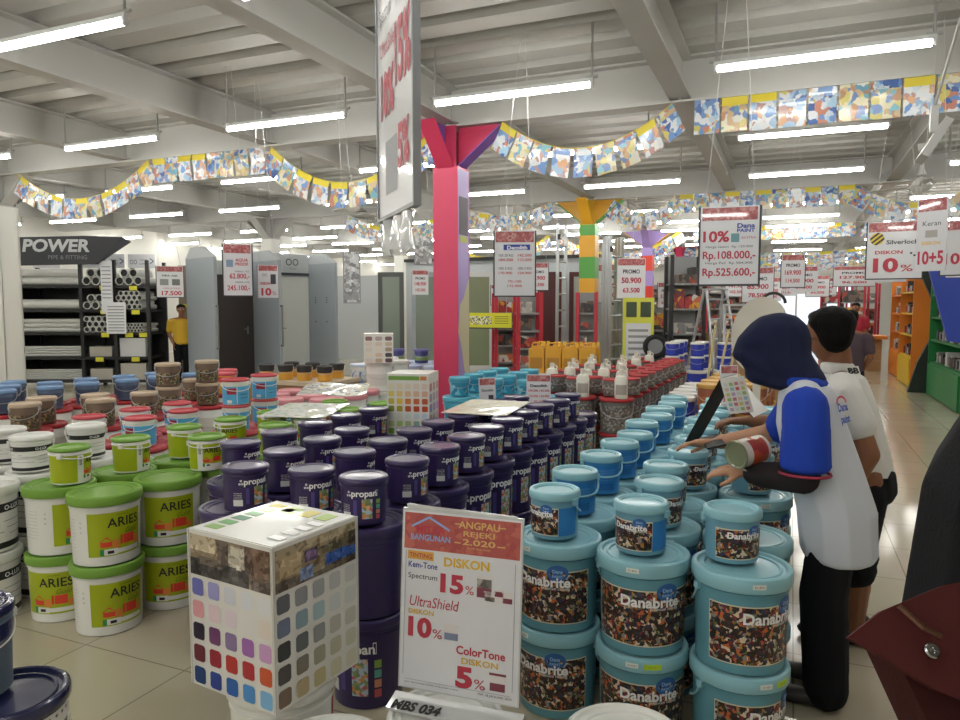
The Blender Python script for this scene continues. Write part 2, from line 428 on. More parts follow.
# --- light blue pails with the busy picture band
M_lbl = mat('light_blue_lid', '8dbfcb', .35, coat=.15); M_teal = mat('teal_body', '5f97a6', .4); M_blueb = mat('blue_body', '3f86bd', .4)
M_art = print_mat('picture_print', ['1b1216', '2a1a1c', 'd2c4ac', '1d1a18', '7a2430', 'b87f38', '3d2a22', '8f8478', '14110f', '5b6a3c', 'c4622f', '2b2f4a', 'e0c9a8', '4d1d22', '241a14'], 95, .5)
M_cream = mat('cream_edge', 'd8d0b4', .5); M_badge = mat('badge_blue', '2f62a3', .4); M_wtext = mat('white_print', 'f4f4f4', .5)
M_sticker = mat('white_sticker', 'e6e6e0', .5); M_green_st = mat('lime_sticker', 'b5d62a', .5); M_ink = mat('black_print', '1c1c1c', .5)
def deco_dana(small, sticker=0):
    def f(root, D, H, rf):
        b = MB(); z0, z1 = H * .12, H * (.70 if not small else .66); aw = 1.32 if not small else 1.0
        b.patch(rf, -aw - .02, aw + .02, z0 - .004, z1 + .004, .0009, 1); b.patch(rf, -aw, aw, z0, z1, .0016, 0)
        if small: b.patch(rf, aw + .02, aw + .95, z0 - .004, z1 + .004, .0012, 2)
        lb = b.build('picture_label', [M_art, M_cream, mat('blue_label', '2f7cc0', .4)], root)
        b = MB(); th = H * .115 if not small else H * .12
        b.ctext('Danabrite', th, .12, z0 + (z1 - z0) * .72, rf, .0036, 0, .03); b.ctext('premium coating', th * .3, .45, z0 + (z1 - z0) * .66, rf, .0026, 0)
        b.build('lettering', M_wtext, lb)
        b = MB(); R = rf(z1); zc = z1 - .002; w = .27
        vs = [(0, zc)] ; pts = [(w * math.cos(t), .030 * math.sin(t) * (D / .325)) for t in [2 * PI * i / 20 for i in range(20)]]
        out = []; base = .5
        for q in [(0, 0)] + pts:
            a = base + q[0]; z = zc + q[1]; r = rf(z) + .0024; out.append((r * math.sin(a), -r * math.cos(a), z))
        b.add(out, [(0, i + 1, (i + 1) % 20 + 1) for i in range(20)], 0)
        b.ctext('Dana', .013 * D / .325, base, zc + .001, rf, .0034, 1, .02); b.ctext('PAINT', .010 * D / .325, base, zc - .016 * D / .325, rf, .0034, 1, .02)
        b.build('badge', [M_badge, mat('badge_lettering', '9fc4e8', .4)], root)
        if not small:
            b = MB(); R = D / 2; g = lambda z: R
            b.patch(g, -.42, -.16, H * .905, H * .955, .0012, 0); b.ctext('21-4331', .007, -.29, H * .92, g, .002, 2)
            if sticker: b.patch(g, -.05, .32, H * .897, H * .957, .0012, 1); b.ctext('25.7.19', .006, .12, H * .92, g, .002, 3)
            b.build('code_sticker', [M_sticker, M_green_st, M_ink, mat('olive_print', '6c8a1c', .5)], root)
    return f
def deco_blue_side(root, D, H, rf):
    b = MB(); b.patch(rf, -.75, .75, H * .06, H * .76, .0012, 0); b.patch(rf, -.5, .35, H * .12, H * .3, .0018, 1); b.patch(rf, -1.25, -.78, H * .1, H * .66, .0012, 2)
    lb = b.build('back_label', [mat('blue_label', '2f7cc0', .4), mat('blue_label_dark', '2666a6', .4), M_art], root)
    b = MB()
    for k in range(5): b.ctext('petunjuk pemakaian', .004, -.1, H * (.62 - .06 * k), rf, .002, 0, 0, width=.08)
    b.build('lettering', mat('pale_blue_print', '8fb8d8', .5), lb)
K_dL = pail('large_paint_pail', PD, PH, M_teal, M_lbl, deco=deco_dana(0), handle='strap', hcol=M_lbl, skirt=.15, hback=True)
K_dLs = pail('large_paint_pail', PD, PH, M_teal, M_lbl, deco=deco_dana(0, 1), handle='strap', hcol=M_lbl, skirt=.15, hback=True)
K_dS = pail('small_paint_pail', SD, SH, mat('pale_teal_body', '6d9fb4', .4), M_lbl, deco=deco_dana(1), handle='strap', hcol=M_lbl, skirt=.17, hback=True)
K_dB = pail('small_paint_pail', SD, SH, M_blueb, M_lbl, deco=deco_blue_side, handle='strap', hcol=M_lbl, skirt=.17)
# --- white pails with lime lids
M_lime = mat('lime_green_lid', '74a03a', .5); M_olive = mat('lime_label', 'a3b012', .4); M_red = mat('red_print', 'd8412c', .45); M_orange = mat('orange_print', 'd9853a', .45)
def deco_aries(small):
    def f(root, D, H, rf):
        k = D / .325; b = MB(); zt = H * .80
        if small: b.patch(rf, -2.9, 2.9, H * .05, zt, .0006, 3); b.patch(rf, -2.6, -.62, H * .06, zt, .0012, 0); b.patch(rf, -.28, 2.4, H * .2, zt, .0012, 0)
        else: b.patch(rf, -.78, .92, H * .14, zt * .95, .0010, 0)
        x0 = -.28 if small else -.42
        zr = H * .31
        # red up-arrow house and coloured squares
        b.patch(rf, x0, x0 + .34, zr - .012 * k, zr + .012 * k, .0018, 1)
        out = []
        for a, z in ((x0 - .03, zr + .012 * k), (x0 + .37, zr + .012 * k), (x0 + .17, zr + .036 * k)):
            r = rf(z) + .0019; out.append((r * math.sin(a), -r * math.cos(a), z))
        b.add(out, [(0, 1, 2)], 1)
        b.patch(rf, x0 + .36, x0 + .56, zr - .02 * k, zr + .018 * k, .0018, 2); b.patch(rf, x0 + .58, x0 + 1.05, zr - .008 * k, zr + .036 * k, .0018, 1)
        b.patch(rf, x0 + 1.07, x0 + 1.25, zr - .02 * k, zr + .015 * k, .0018, 2)
        b.patch(rf, x0 + .1, x0 + .5, zr - .05 * k, zr - .022 * k, .0018, 3); b.patch(rf, x0 + .42, x0 + 1.25, zr - .046 * k, zr - .026 * k, .0016, 3)
        b.patch(rf, x0 - .02, x0 + .1, zr - .05 * k, zr - .022 * k, .0019, 4)
        b.patch(rf, x0 + .2, x0 + .38, zr - .044 * k, zr - .03 * k, .0021, 5)
        lb = b.build('colour_label', [M_olive, M_red, M_orange, M_white, mat('green_print', '2e8a4f', .5), M_ink], root)
        b = MB(); b.ctext('ARIES', .044 * k, .3, H * .55, rf, .0026, 0, .012); b.ctext('cat tembok', .009 * k, .25, H * .71, rf, .0026, 1)
        b.ctext('Gold', .024 * k, .55, H * .44, rf, .0026, 1, 0, shear=.4)
        if not small:
            for q in range(3): b.ctext('O', .008, -1.0, H * (.62 - .07 * q), rf, .002, 0)
            for q in range(9): b.ctext('petunjuk pemakaian produk', .004, -1.5, H * (.66 - .05 * q), rf, .002, 2, 0, width=.07)
        else:
            for q in range(3): b.ctext('O', .011, -.45, H * (.68 - .08 * q), rf, .002, 0, .04)
        b.build('lettering', [M_ink, mat('dark_olive_print', '5c7016', .5), mat('grey_print', '8c8f8c', .5)], lb)
    return f
K_aL = pail('large_paint_pail', PD, PH, M_white, M_lime, deco=deco_aries(0), handle=None, skirt=.14)
K_aS = pail('small_paint_pail', SD, SH, M_white, M_lime, deco=deco_aries(1), handle='wire', hcol=M_white, skirt=.08, hd=.1)
# --- purple pails
M_pur = mat('deep_purple_plastic', '2e2052', .34, coat=.25); M_tulip = print_mat('tulip_print', ['b9c7d8', 'd98a4a', 'b9c7d8', 'c9566a', '7a8a58', 'e0b080', 'b9c7d8', '8aa06a'], 70, .3)
SW = [mat('stripe_%s' % c, c, .5) for c in ('c65a5a', 'd08a6a', '5aa89a', '86a84a')]
def deco_prop(small):
    def f(root, D, H, rf):
        k = D / .3; b = MB(); t = 1.0 if small else .92
        b.patch(rf, .02, .48, H * .16, H * .58, .0012, 0)
        for i in range(4): b.patch(rf, .66, .86, H * (.14 + .11 * i), H * (.23 + .11 * i), .0012, 1 + i)
        b.patch(rf, -.95, -.5, H * .16, H * .3, .0012, 5)
        b.patch(rf, -.36, -.2, H * .2, H * .56, .0012, 6)
        lb = b.build('picture_label', [M_tulip] + SW + [mat('white_code_label', 'd8d8d8', .5), mat('lilac_band', '54448c', .4)], root)
        b = MB(); th = .034 * k
        b.ctext('propan', th * 1.15, .12, H * .64, rf, .0022, 0, .028)
        for dx, dz in ((-.62, 0), (-.50, 0), (-.56, .02)): b.ctext('o', .014 * k * 1.3, dx, H * .64 + dz * k, rf, .0022, 0, .03)
        b.patch(rf, .62, .72, H * .63, H * .76, .0012, 0); b.patch(rf, .635, .705, H * .64, H * .75, .0018, 1)
        for q in range(4): b.ctext('DECORSHIELD'[:9], .006 * k, -.72, H * (.44 - .04 * q), rf, .0022, 0, 0, width=.05 * k)
        b.build('lettering', [M_wtext, M_pur], lb)
    return f
QD, QH = .296, .342
K_pL = pail('large_paint_pail', QD, QH, M_pur, M_pur, deco=deco_prop(0), handle=None, skirt=.10)
K_pS = pail('small_paint_pail', SD * .98, SH * 1.0, M_pur, M_pur, deco=deco_prop(1), handle=None, skirt=.12, deep=.008)
# --- white pails with black bands
def deco_olux(root, D, H, rf):
    b = MB(); b.patch(rf, -2.6, 2.6, H * .60, H * .73, .001, 0); b.patch(rf, -2.6, 2.6, H * .06, H * .15, .001, 0)
    for q in range(3): b.patch(rf, -1.3, -.4 + .3 * q, H * (.5 - .1 * q), H * (.507 - .1 * q), .001, 0); b.patch(rf, .2 + .1 * q, 1.3, H * (.46 - .1 * q), H * (.467 - .1 * q), .001, 0)
    lb = b.build('black_band', [M_ink], root)
    b = MB(); b.ctext('O-LUX', H * .07, .55, H * .63, rf, .002, 0, .02); b.ctext('O-LUX', H * .07, -1.2, H * .63, rf, .002, 0, .02); b.build('lettering', M_wtext, lb)
K_oL = pail('large_paint_pail', PD, PH, M_white, M_white, deco=deco_olux, handle=None, skirt=.14)
K_oS = pail('small_paint_pail', SD * 1.08, SH * 1.05, M_white, M_white, deco=deco_olux, handle='wire', hcol=M_white)
# --- sky blue pails with red lids
M_redlid = mat('red_lid', 'c4525a', .55, spec=.3); M_sky = mat('sky_blue_label', '58aede', .4); M_maroon = mat('maroon_print', 'a3263f', .45); M_brownp = mat('navy_lines', '27406e', .45)
def deco_sky(root, D, H, rf):
    b = MB(); b.patch(rf, -3.0, 3.0, H * .04, H * .72, .001, 0); b.patch(rf, -.95, -.2, H * .42, H * .66, .0016, 1); b.patch(rf, -.95, -.55, H * .08, H * .2, .0016, 2)
    b.patch(rf, -.17, -.12, H * .05, H * .72, .0016, 2)
    for q in range(3): b.patch(rf, .1, .85, H * (.26 + .14 * q), H * (.28 + .14 * q), .0016, 3)
    b.build('blue_label', [M_sky, M_maroon, M_white, M_brownp], root)
K_sS = pail('small_paint_pail', SD, SH, M_white, M_redlid, deco=deco_sky, handle='wire', hcol=M_white, skirt=.07, hd=.25)
K_sL = pail('large_paint_pail', PD, PH, M_white, M_redlid, deco=deco_sky, handle='wire', hcol=M_white, skirt=.07, hd=.25)
# --- small tubs seen at a distance: fewer parts
def mini(name, D, H, cb, cl, band=None, z0=.1, z1=.7, cat='paint pail', n=24, handle=True, skirt=.14):
    root = thing(name, '', cat); pail_body(MB(), D, H, 0, n, False).build('body', cb, root); pail_lid(MB(), D, H, 0, n, .014, skirt).build('lid', cl, root)
    if band:
        rf = body_fn(D, H); MB().patch(rf, -1.4, 1.4, H * z0, H * z1, .0012).build('label_band', band, root)
    if handle: pail_handle(MB(), D, H, 0, drop=.35, r=.003).build('handle', M_wire, root)
    return Kind(root)
M_beige = mat('beige_lid', 'b9a48c', .45); M_brown = mat('brown_body', '6d5746', .5); M_slate = mat('slate_blue_lid', '6d8fb8', .45); M_sltb = mat('slate_body', '50607c', .5)
M_camo = print_mat('leafy_print', ['4a3a2c', '6d5746', '8a7a4a', '3c4a2c', 'a89878', '5a4636'], 80, .4)
M_greyb = mat('dark_grey_body', '6a6763', .4); M_greyp = print_mat('grey_picture', ['6a6763', '8a8781', '55524e', 'a4a09a', '7b6a60'], 60, .3); M_redl2 = mat('bright_red_lid', 'ad3438', .5, spec=.3)
M_cyan = mat('aqua_body', '3f9dbb', .4); M_cyanl = mat('aqua_lid', '58b3cb', .4); M_yel = mat('yellow_plastic', 'dba22c', .4); M_royal = mat('royal_blue_body', '2b3aa8', .4)
K_br = mini('paint_tub', .2, .19, M_brown, M_beige, M_camo, .1, .6)
K_sl = mini('paint_tub', .2, .185, M_sltb, M_slate, mat('slate_label', '3e4c66', .5))
K_wr = mini('paint_bucket', PD, PH, M_white, M_redl2, mat('pale_label', 'cfc9bd', .5), skirt=.07)
K_rgL = mini('paint_bucket', PD * 1.02, PH, M_greyb, M_redl2, M_greyp, .08, .8, skirt=.08)
K_rgS = mini('paint_tub', .2, .16, M_greyb, M_redl2, M_greyp, .1, .75, skirt=.1)
K_aqL = mini('paint_bucket', PD, PH, M_cyan, M_cyanl, print_mat('aqua_print', ['3f9dbb', '2f86a8', '7cc3d6', 'c9b48a', '3f9dbb', '2f7c9c'], 22, .3))
K_aqS = mini('paint_tub', .2, .18, M_cyan, M_cyanl, print_mat('aqua_print', ['3f9dbb'], 22, .3))
K_ry = mini('paint_tub', .2, .19, M_royal, M_white, mat('royal_label', '3345b8', .4))
K_ryL = mini('paint_bucket', .29, .3, M_royal, M_white, mat('royal_label', '3345b8', .4))
K_wd = mini('paint_bucket', .27, .27, mat('rust_body', '8f4a2c', .45), mat('ochre_lid', 'c79a4a', .45), mat('ochre_print', 'b06a3a', .45), .3, .6)
K_wb = mini('paint_bucket', .27, .26, M_white, mat('white_blue_lid', 'c9d3ea', .4), print_mat('white_blue_print', ['e4e6ea', 'e4e6ea', '7f9ccc', 'e4e6ea', 'c9b98a', 'e4e6ea'], 14, .2))
K_bk = mini('paint_tub', .18, .17, mat('yellow_print', 'd7a03c', .5), mat('black_lid', '2b2a2c', .45), mat('black_label', '2b2a2c', .5), .55, .9)
K_pk = mini('paint_bucket', PD, PH, M_white, mat('pink_lid', 'd58a92', .4), mat('teal_label', '3c7f94', .5), .1, .6)
K_na = mini('paint_tub', .19, .17, mat('navy_violet_body', '3c3f7a', .4), mat('violet_lid', '6a68a8', .4), mat('leaf_label', '7f9a5a', .5), .2, .5)
K_yr = mini('paint_tub', .2, .2, mat('amber_body', 'e3a52a', .4), mat('pinkred_lid', 'd25560', .4), mat('red_label', 'cf3d3a', .5), .55, .8)
K_wp = mini('paint_bucket', .3, .3, M_white, M_white, mat('pale_label2', 'd4d2cc', .5), .2, .6)
# ---------------------------------------------------------------- placing the stacks
EPS = .0015
def stack(KL, n, x, y, h, rz, desc, where, group, small=None, sd='', off=(0, 0), srz=None, top=None, sgroup=None):
    pos = {1: ['floor-standing'], 2: ['bottom', 'upper'], 3: ['bottom', 'middle', 'top']}[n]
    for i in range(n):
        K = KL[i] if isinstance(KL, (list, tuple)) else KL
        K.put((x, y, i * (h + EPS)), (rz[i] if isinstance(rz, list) else rz) + random.uniform(-.12, .12), ('%s %s, %s' % (pos[i], desc, where)) if n > 1 else '%s, %s' % (desc, where), group)
    if small:
        small.put((x + off[0], y + off[1], n * (h + EPS)), srz, '%s on the stack %s' % (sd, where), sgroup or (group + ', small ones'))
def face(x, y, turn=0):      # turns a pail's front to the photographer, plus a turn
    return math.atan2(-x, y) + turn
# light blue pails: three columns beside the aisle
G = 'light blue picture pails'
colx = [-.778, -.453, -.128]; coln = ['left column', 'middle column', 'aisle-side column']
Y_FIRST = [2.55, 2.50, 2.50]
for c in range(3):
    for r in range(10):
        x = colx[c] + 0; y = Y_FIRST[c] + .329 * r
        if c == 2 and r in (1, 2, 3): 
            x = -.128
            if r in (2,): continue
        front = r == 0
        t = {0: -.5, 1: .12, 2: .75}[c]
        where = '%s, %s stack from the front' % (coln[c], ORD[r])
        if front: KL = [K_dLs, K_dL] if c else [K_dL, K_dL]
        else: KL = K_dL
        turn = t if front else random.choice([-.5, -.2, .2, .5])
        sm = (K_dB if c == 0 and r > 0 else K_dS)
        st = {0: -.85, 1: -.55, 2: .4}[c] if front else (.4 if c == 0 else random.choice([.5, .9, .6]))
        if c == 2 and r > 0: sm = None if r in (1, 4, 7, 9) else sm
        off = {(0, 0): (-.012, -.012), (1, 0): (-.01, .0), (2, 0): (-.035, .04)}.get((c, r), (random.uniform(-.03, .03), random.uniform(-.03, .03)))
        stack(KL, 2, x, y, PH, face(x, y, turn), 'light blue pail', where, G, sm, 'small light blue pail', off, face(x, y, st))
# white pails with lime lids
G = 'white pails with lime lids'
for c in range(2):
    for r in range(7):
        x = (-2.912, -3.238)[c] + .050 * r; y = (2.345, 2.36)[c] + .326 * r
        sm = K_aS if (c == 1 or r >= 2) else None
        tr = {(0, 0): .12, (0, 1): -.08, (1, 0): .6, (0, 2): .5}.get((c, r), random.uniform(-.3, .6))
        st = {(1, 0): .95, (1, 1): .9, (1, 2): .8, (0, 2): .05, (0, 3): .6}.get((c, r), random.choice([-.5, .9, .5, -.4]))
        off = {(1, 0): (.055, .02), (1, 1): (.07, -.01), (0, 2): (.02, -.13), (0, 3): (.06, -.02)}.get((c, r), (random.uniform(-.04, .04), random.uniform(-.04, .04)))
        stack(K_aL, 2, x, y, PH, [face(x, y, -.55), face(x, y, .6)] if (c, r) == (1, 0) else face(x, y, tr), 'lime-lidded white pail', '%s stack from the front, %s line' % (ORD[r], ('near', 'far')[c]), G, sm, 'small lime pail', off, face(x, y, st))
# deep purple pails
G = 'deep purple pails'
for c in range(4):
    for r in range(11):
        if c == 3 and (r in (0, ) or r > 5): continue
        x = (-1.465, -1.765, -2.065, -2.365)[c]; y = (2.31, 2.36, 2.27, 2.33)[c] + .298 * r
        front = r == 0
        tr = .55 if c == 0 else random.uniform(.3, .9)
        if front: tr = {0: 1.35, 1: .4, 2: .4}[c]
        sm = K_pS
        if (c, r) in ((2, 6), (2, 5), (2, 7), (2, 8), (2, 9), (2, 10), (1, 9), (1, 10), (0, 10), (2, 4)): sm = None
        st = {(0, 0): -.1, (1, 0): .3, (2, 0): .35, (0, 1): .7}.get((c, r), .75 if c == 0 else random.uniform(.5, 1.3))
        off = {(0, 0): (.0, -.02), (1, 0): (.05, -.05), (2, 0): (.07, -.02)}.get((c, r), (random.uniform(-.02, .02), random.uniform(-.02, .02)))
        stack(K_pL, 2, x, y, QH, [face(x, y, -.5), face(x, y, 2.7)] if (c, r) == (0, 0) else face(x, y, tr), 'deep purple pail', '%s stack from the front, %s column from the right' % (ORD[r], ORD[c]), G, sm, 'small purple pail', off, face(x, y, st))
K_pL.put((-2.36, 2.60 - .27, 0), face(-2.3, 2.3, .6), 'single deep purple pail at the front left corner of the purple display', G) if False else None
# white pails with black bands at the left edge
G = 'white pails with black bands'
for k, (x, y, n, s) in enumerate(((-3.56, 2.19, 2, None), (-3.60, 2.52, 2, 1), (-3.93, 2.60, 2, 1), (-3.63, 2.86, 2, 1), (-3.89, 2.26, 2, None))):
    stack(K_oL, n, x, y, PH, face(x, y, .5 if k else .35), 'white pail with black bands', '%s stack from the front at the left edge' % ORD[k], G, K_oS if s else None, 'small white pail', (0, -.04), face(x, y, -.1))
# sky blue pails with red lids
G = 'sky blue pails with red lids'
for k, (x, y) in enumerate(((-3.96, 3.10), (-3.63, 3.19), (-3.96, 3.44), (-3.62, 3.52), (-3.93, 3.77), (-3.48, 3.85), (-3.51, 4.18), (-3.3, 4.6))):
    tower = k in (5, 6)
    w = '%s stack of the red-lidded display' % ORD[k]
    stack(K_sL, 2, x, y, PH, face(x, y, .3), 'sky blue pail', w, G, None if k == 7 else K_sS, 'small sky blue pail', (0, 0), face(x, y, .35 if tower else -.3))
    if tower: K_sS.put((x, y, 2 * (PH + EPS) + SH + EPS), face(x, y, .25), 'topmost sky blue pail of the %s tall tower beside the lime pails' % ('nearer', 'farther')[k - 5], G + ', small ones')
# brown tubs and slate blue tubs on red-lidded white pails
G = 'brown tubs with beige lids'
for k, (x, y) in enumerate(((-4.78, 3.26), (-4.98, 3.52), (-4.78, 3.80), (-4.50, 3.62), (-4.55, 4.04), (-4.68, 4.40), (-4.60, 4.75), (-4.95, 4.95))):
    K_wr.put((x, y, 0), face(x, y), 'lower white pail with red lid, %s under the brown tubs' % ORD[k], 'white pails with red lids')
    K_wr.put((x, y, PH + EPS), face(x, y), 'upper white pail with red lid, %s under the brown tubs' % ORD[k], 'white pails with red lids')
    K_br.put((x, y, 2 * (PH + EPS)), face(x, y, random.uniform(-.5, .5)), 'brown tub with beige lid, %s from the left' % ORD[k], G)
    if k in (5, 6): K_br.put((x, y, 2 * (PH + EPS) + .19 + EPS), face(x, y), 'brown tub standing on the %s brown tub from the left' % ORD[k], G)
G = 'slate blue tubs'
for k, (x, y) in enumerate(((-5.72, 3.72), (-6.02, 3.96), (-5.62, 4.05), (-5.94, 4.28), (-5.60, 4.38), (-5.92, 4.62), (-5.52, 4.72), (-5.84, 4.96), (-5.50, 5.06), (-5.80, 5.30), (-5.42, 5.40), (-6.3, 4.2))):
    K_wr.put((x, y, 0), face(x, y), 'lower white pail with red lid, %s under the slate blue tubs' % ORD[k], 'white pails with red lids')
    K_wr.put((x, y, PH + EPS), face(x, y), 'upper white pail with red lid, %s under the slate blue tubs' % ORD[k], 'white pails with red lids')
    K_sl.put((x, y, 2 * (PH + EPS)), face(x, y), 'slate blue tub, %s in the rear left display' % ORD[k], G)
for k, (x, y) in enumerate(((-5.3, 5.75), (-5.05, 5.45))):
    K_wr.put((x, y, 0), 0, 'lower white pail with red lid, %s under the amber tubs' % ORD[k], 'white pails with red lids')
    K_wr.put((x, y, PH + EPS), 0, 'upper white pail with red lid, %s under the amber tubs' % ORD[k], 'white pails with red lids')
    K_yr.put((x, y, 2 * (PH + EPS)), face(x, y), '%s amber tub with red lid behind the brown tubs' % ('farther', 'nearer')[k], 'amber tubs with red lids')
# pink lidded, black and yellow, white and blue displays further back
for k, (x, y) in enumerate(((-4.25, 5.35), (-4.22, 5.72), (-4.3, 6.08), (-3.9, 5.5), (-3.88, 5.86), (-3.95, 6.2), (-4.6, 5.6), (-4.62, 5.95))):
    for i in range(2): K_pk.put((x, y, i * (PH + EPS)), face(x, y), '%s pink-lidded pail, %s stack behind the lime pails' % (('lower', 'upper')[i], ORD[k]), 'pink-lidded pails')
for k, (x, y) in enumerate(((-5.42, 6.55), (-5.2, 6.6), (-4.98, 6.68), (-5.35, 6.85), (-4.85, 6.95), (-5.1, 7.0), (-4.72, 6.62))):
    for i in range(2): K_pk.put((x * 1.0, y, i * (PH + EPS)), face(x, y), '%s pink-lidded pail, %s under the black-lidded tubs' % (('lower', 'upper')[i], ORD[k]), 'pink-lidded pails') if k in (0, 4, 6, 2) and False else None
b = MB(); b.b2((-5.62, 6.42, 0), (-4.6, 7.12, .62), 0); b.b2((-5.64, 6.40, .62), (-4.58, 7.14, .66), 1)
tag(b.build('display_plinth', [mat('brown_carton', '9a7a5a', .7), mat('plinth_top', 'c9b9a0', .6)], smooth=False), 'brown low plinth carrying the black and yellow tubs', 'plinth')
for k, (x, y) in enumerate(((-5.46, 6.55), (-5.22, 6.58), (-4.98, 6.60), (-4.72, 6.62), (-5.40, 6.92), (-5.12, 6.95), (-4.80, 6.97))):
    K_bk.put((x, y, .661), face(x, y), 'black-lidded yellow tub, %s on the brown plinth' % ORD[k], 'black and yellow tubs')
for k, (x, y) in enumerate(((-3.42, 5.9), (-3.40, 6.2), (-3.70, 6.5))):
    for i in range(3): K_wp.put((x - .55, y + .64, i * .3015), face(x, y), '%s plain white pail, %s stack behind the chart box' % (('bottom', 'middle', 'top')[i], ORD[k]), 'plain white pails')
for r in range(3):
    for c in range(6):
        x, y = -4.85 + .24 * c * 1.35, 7.55 + .31 * r + .03 * c
        if x > -3.75 and y > 7.1: continue
        for i in range(3): K_wb.put((x, y, i * .2615), face(x, y), '%s white pail with blue print, %s row, %s from the left' % (('bottom', 'middle', 'top')[i], ORD[r], ORD[c]), 'white pails with blue print')
        if r == 1: K_na.put((x, y, 3 * .2615), face(x, y), 'violet-lidded small tub, %s from the left on the white pails' % ORD[c], 'violet-lidded tubs')
# aqua pails beyond the purple ones
for r in range(4):
    for c in range(3):
        x, y = -2.86 + .34 * c, 6.15 + .34 * r
        if c == 2 and r > 1: continue
        for i in range(2): K_aqL.put((x, y, i * (PH + EPS)), face(x, y), '%s aqua pail, %s row, %s from the left' % (('lower', 'upper')[i], ORD[r], ORD[c]), 'aqua pails')
        K_aqS.put((x, y, 2 * (PH + EPS)), face(x, y), 'small aqua pail, %s row, %s from the left' % (ORD[r], ORD[c]), 'small aqua pails')
# grey pails with red lids, small ones and jerrycans on top
M_jerry = mat('white_jerrycan', 'e4e1d6', .4)
root = thing('jerrycan', '', 'jerrycan')
b = MB(); b.lathe([(0, 0), (.055, 0), (.06, .008), (.06, .17), (.05, .2), (.022, .215), (.022, .235), (0, .235)], 20); b.build('body', M_jerry, root)
b = MB(); b.tube([(.045, 0, .195), (.05, 0, .225), (.03, 0, .24), (.012, 0, .225)], .008, 6); b.build('grip', M_jerry, root)
b = MB(); b.lathe([(.024, .235), (.024, .262), (0, .262)], 14); b.build('cap', mat('jerry_cap', 'd9d5c8', .4), root)
b = MB(); b.patch(lambda z: .06, -.9, .9, .04, .13, .001); b.build('label', mat('jerry_label', 'a79f98', .5), root)
K_j = Kind(root)
n = 0
for r in range(9):
    for c in range(3):
        x, y = -1.47 - .36 * c + .012 * r, 6.62 + .36 * r
        if c == 2 and (r < 1 or r > 5): continue
        for i in range(2): K_rgL.put((x, y, i * (PH + EPS)), face(x, y, .2), '%s grey pail with red lid, %s row, %s from the right' % (('lower', 'upper')[i], ORD[r], ORD[c]), 'grey pails with red lids')
        z = 2 * (PH + EPS)
        for q, (dx, dy) in enumerate(((.06, -.085), (-.06, .085))):
            w = '%s row, %s from the right, %s' % (ORD[r], ORD[c], ('front', 'rear')[q])
            if (q + r) % 2 or (c == 0 and r > 1): K_rgS.put((x + dx, y + dy * 1.0 + (0.02 if q else -.02), z), face(x, y), 'small grey red-lidded tub, ' + w, 'small grey tubs with red lids')
            else: K_j.put((x + dx, y + dy, z), face(x, y), 'white jerrycan on grey pails, ' + w, 'white jerrycans')
# royal blue pails past the grey ones
for k, (x, y) in enumerate(((-1.52, 10.35), (-1.18, 10.35), (-1.5, 10.7), (-1.16, 10.72), (-1.5, 11.06), (-.84, 10.5))):
    for i in range(2): K_ryL.put((x, y, i * .3015), face(x, y), '%s royal blue pail with white lid, %s stack' % (('lower', 'upper')[i], ORD[k]), 'royal blue pails')
    for i in range(2): K_ry.put((x + .0, y, .603 + i * .1915), face(x, y), '%s small royal blue tub on the %s royal blue stack' % (('lower', 'upper')[i], ORD[k]), 'small royal blue tubs')
for k, (x, y) in enumerate(((-.98, 7.3), (-1.0, 7.62), (-1.0, 7.94), (-.99, 8.26), (-.98, 8.58))):
    for i in range(2): K_ryL.put((x, y, i * .3015), face(x, y), '%s royal blue pail beside the grey pails, %s from the front' % (('lower', 'upper')[i], ORD[k]), 'royal blue pails')
# rust and ochre pails past the light blue ones
for k, (x, y) in enumerate(((-.62, 6.6), (-.62, 6.93), (-.3, 6.75), (-.58, 7.26), (-.27, 7.1), (-.58, 7.6), (-.25, 7.45), (-.25, 7.8))):
    for i in range(3): K_wd.put((x, y, i * .2715), face(x, y), '%s rust pail with ochre lid, %s stack' % (('bottom', 'middle', 'top')[i], ORD[k]), 'rust pails with ochre lids')
# yellow jerrycans by the striped column
M_yj = mat('yellow_jerrycan', 'dca52e', .4)
b = MB(); b.box((0, 0, .16), (.2, .13, .32)); b.box((0, 0, .335), (.14, .09, .03)); y0 = b.build('body', M_yj, smooth=False)
root = thing('jerrycan', '', 'jerrycan'); y0.parent = root
b = MB(); b.tube([(-.07, 0, .345), (-.05, 0, .39), (.03, 0, .39), (.045, 0, .345)], .012, 6); b.build('grip', M_yj, root)
b = MB(); b.lathe([(.022, .345), (.022, .40), (0, .40)], 12, 0, (.075, 0, 0)); b.build('cap', mat('yellow_cap', 'e8c04a', .4), root)
MB().rect(-.08, .06, .08, .2, -.0665).build('label', mat('ochre_label', 'b8842c', .5), root)
K_y = Kind(root)
b = MB(); b.b2((-3.15, 8.8, 0), (-2.25, 9.3, .62)); tag(b.build('display_plinth', mat('plinth_white', 'cfccc4', .6), smooth=False), 'pale low plinth under the yellow jerrycans', 'plinth')
for k in range(8):
    x, y = -3.03 + .225 * (k % 4), 8.92 + .22 * (k // 4)
    K_y.put((x, y, .621), face(x, y) * .5, 'yellow jerrycan, %s row on the pale plinth, %s from the left' % (('front', 'rear')[k // 4], ORD[k % 4]), 'yellow jerrycans')
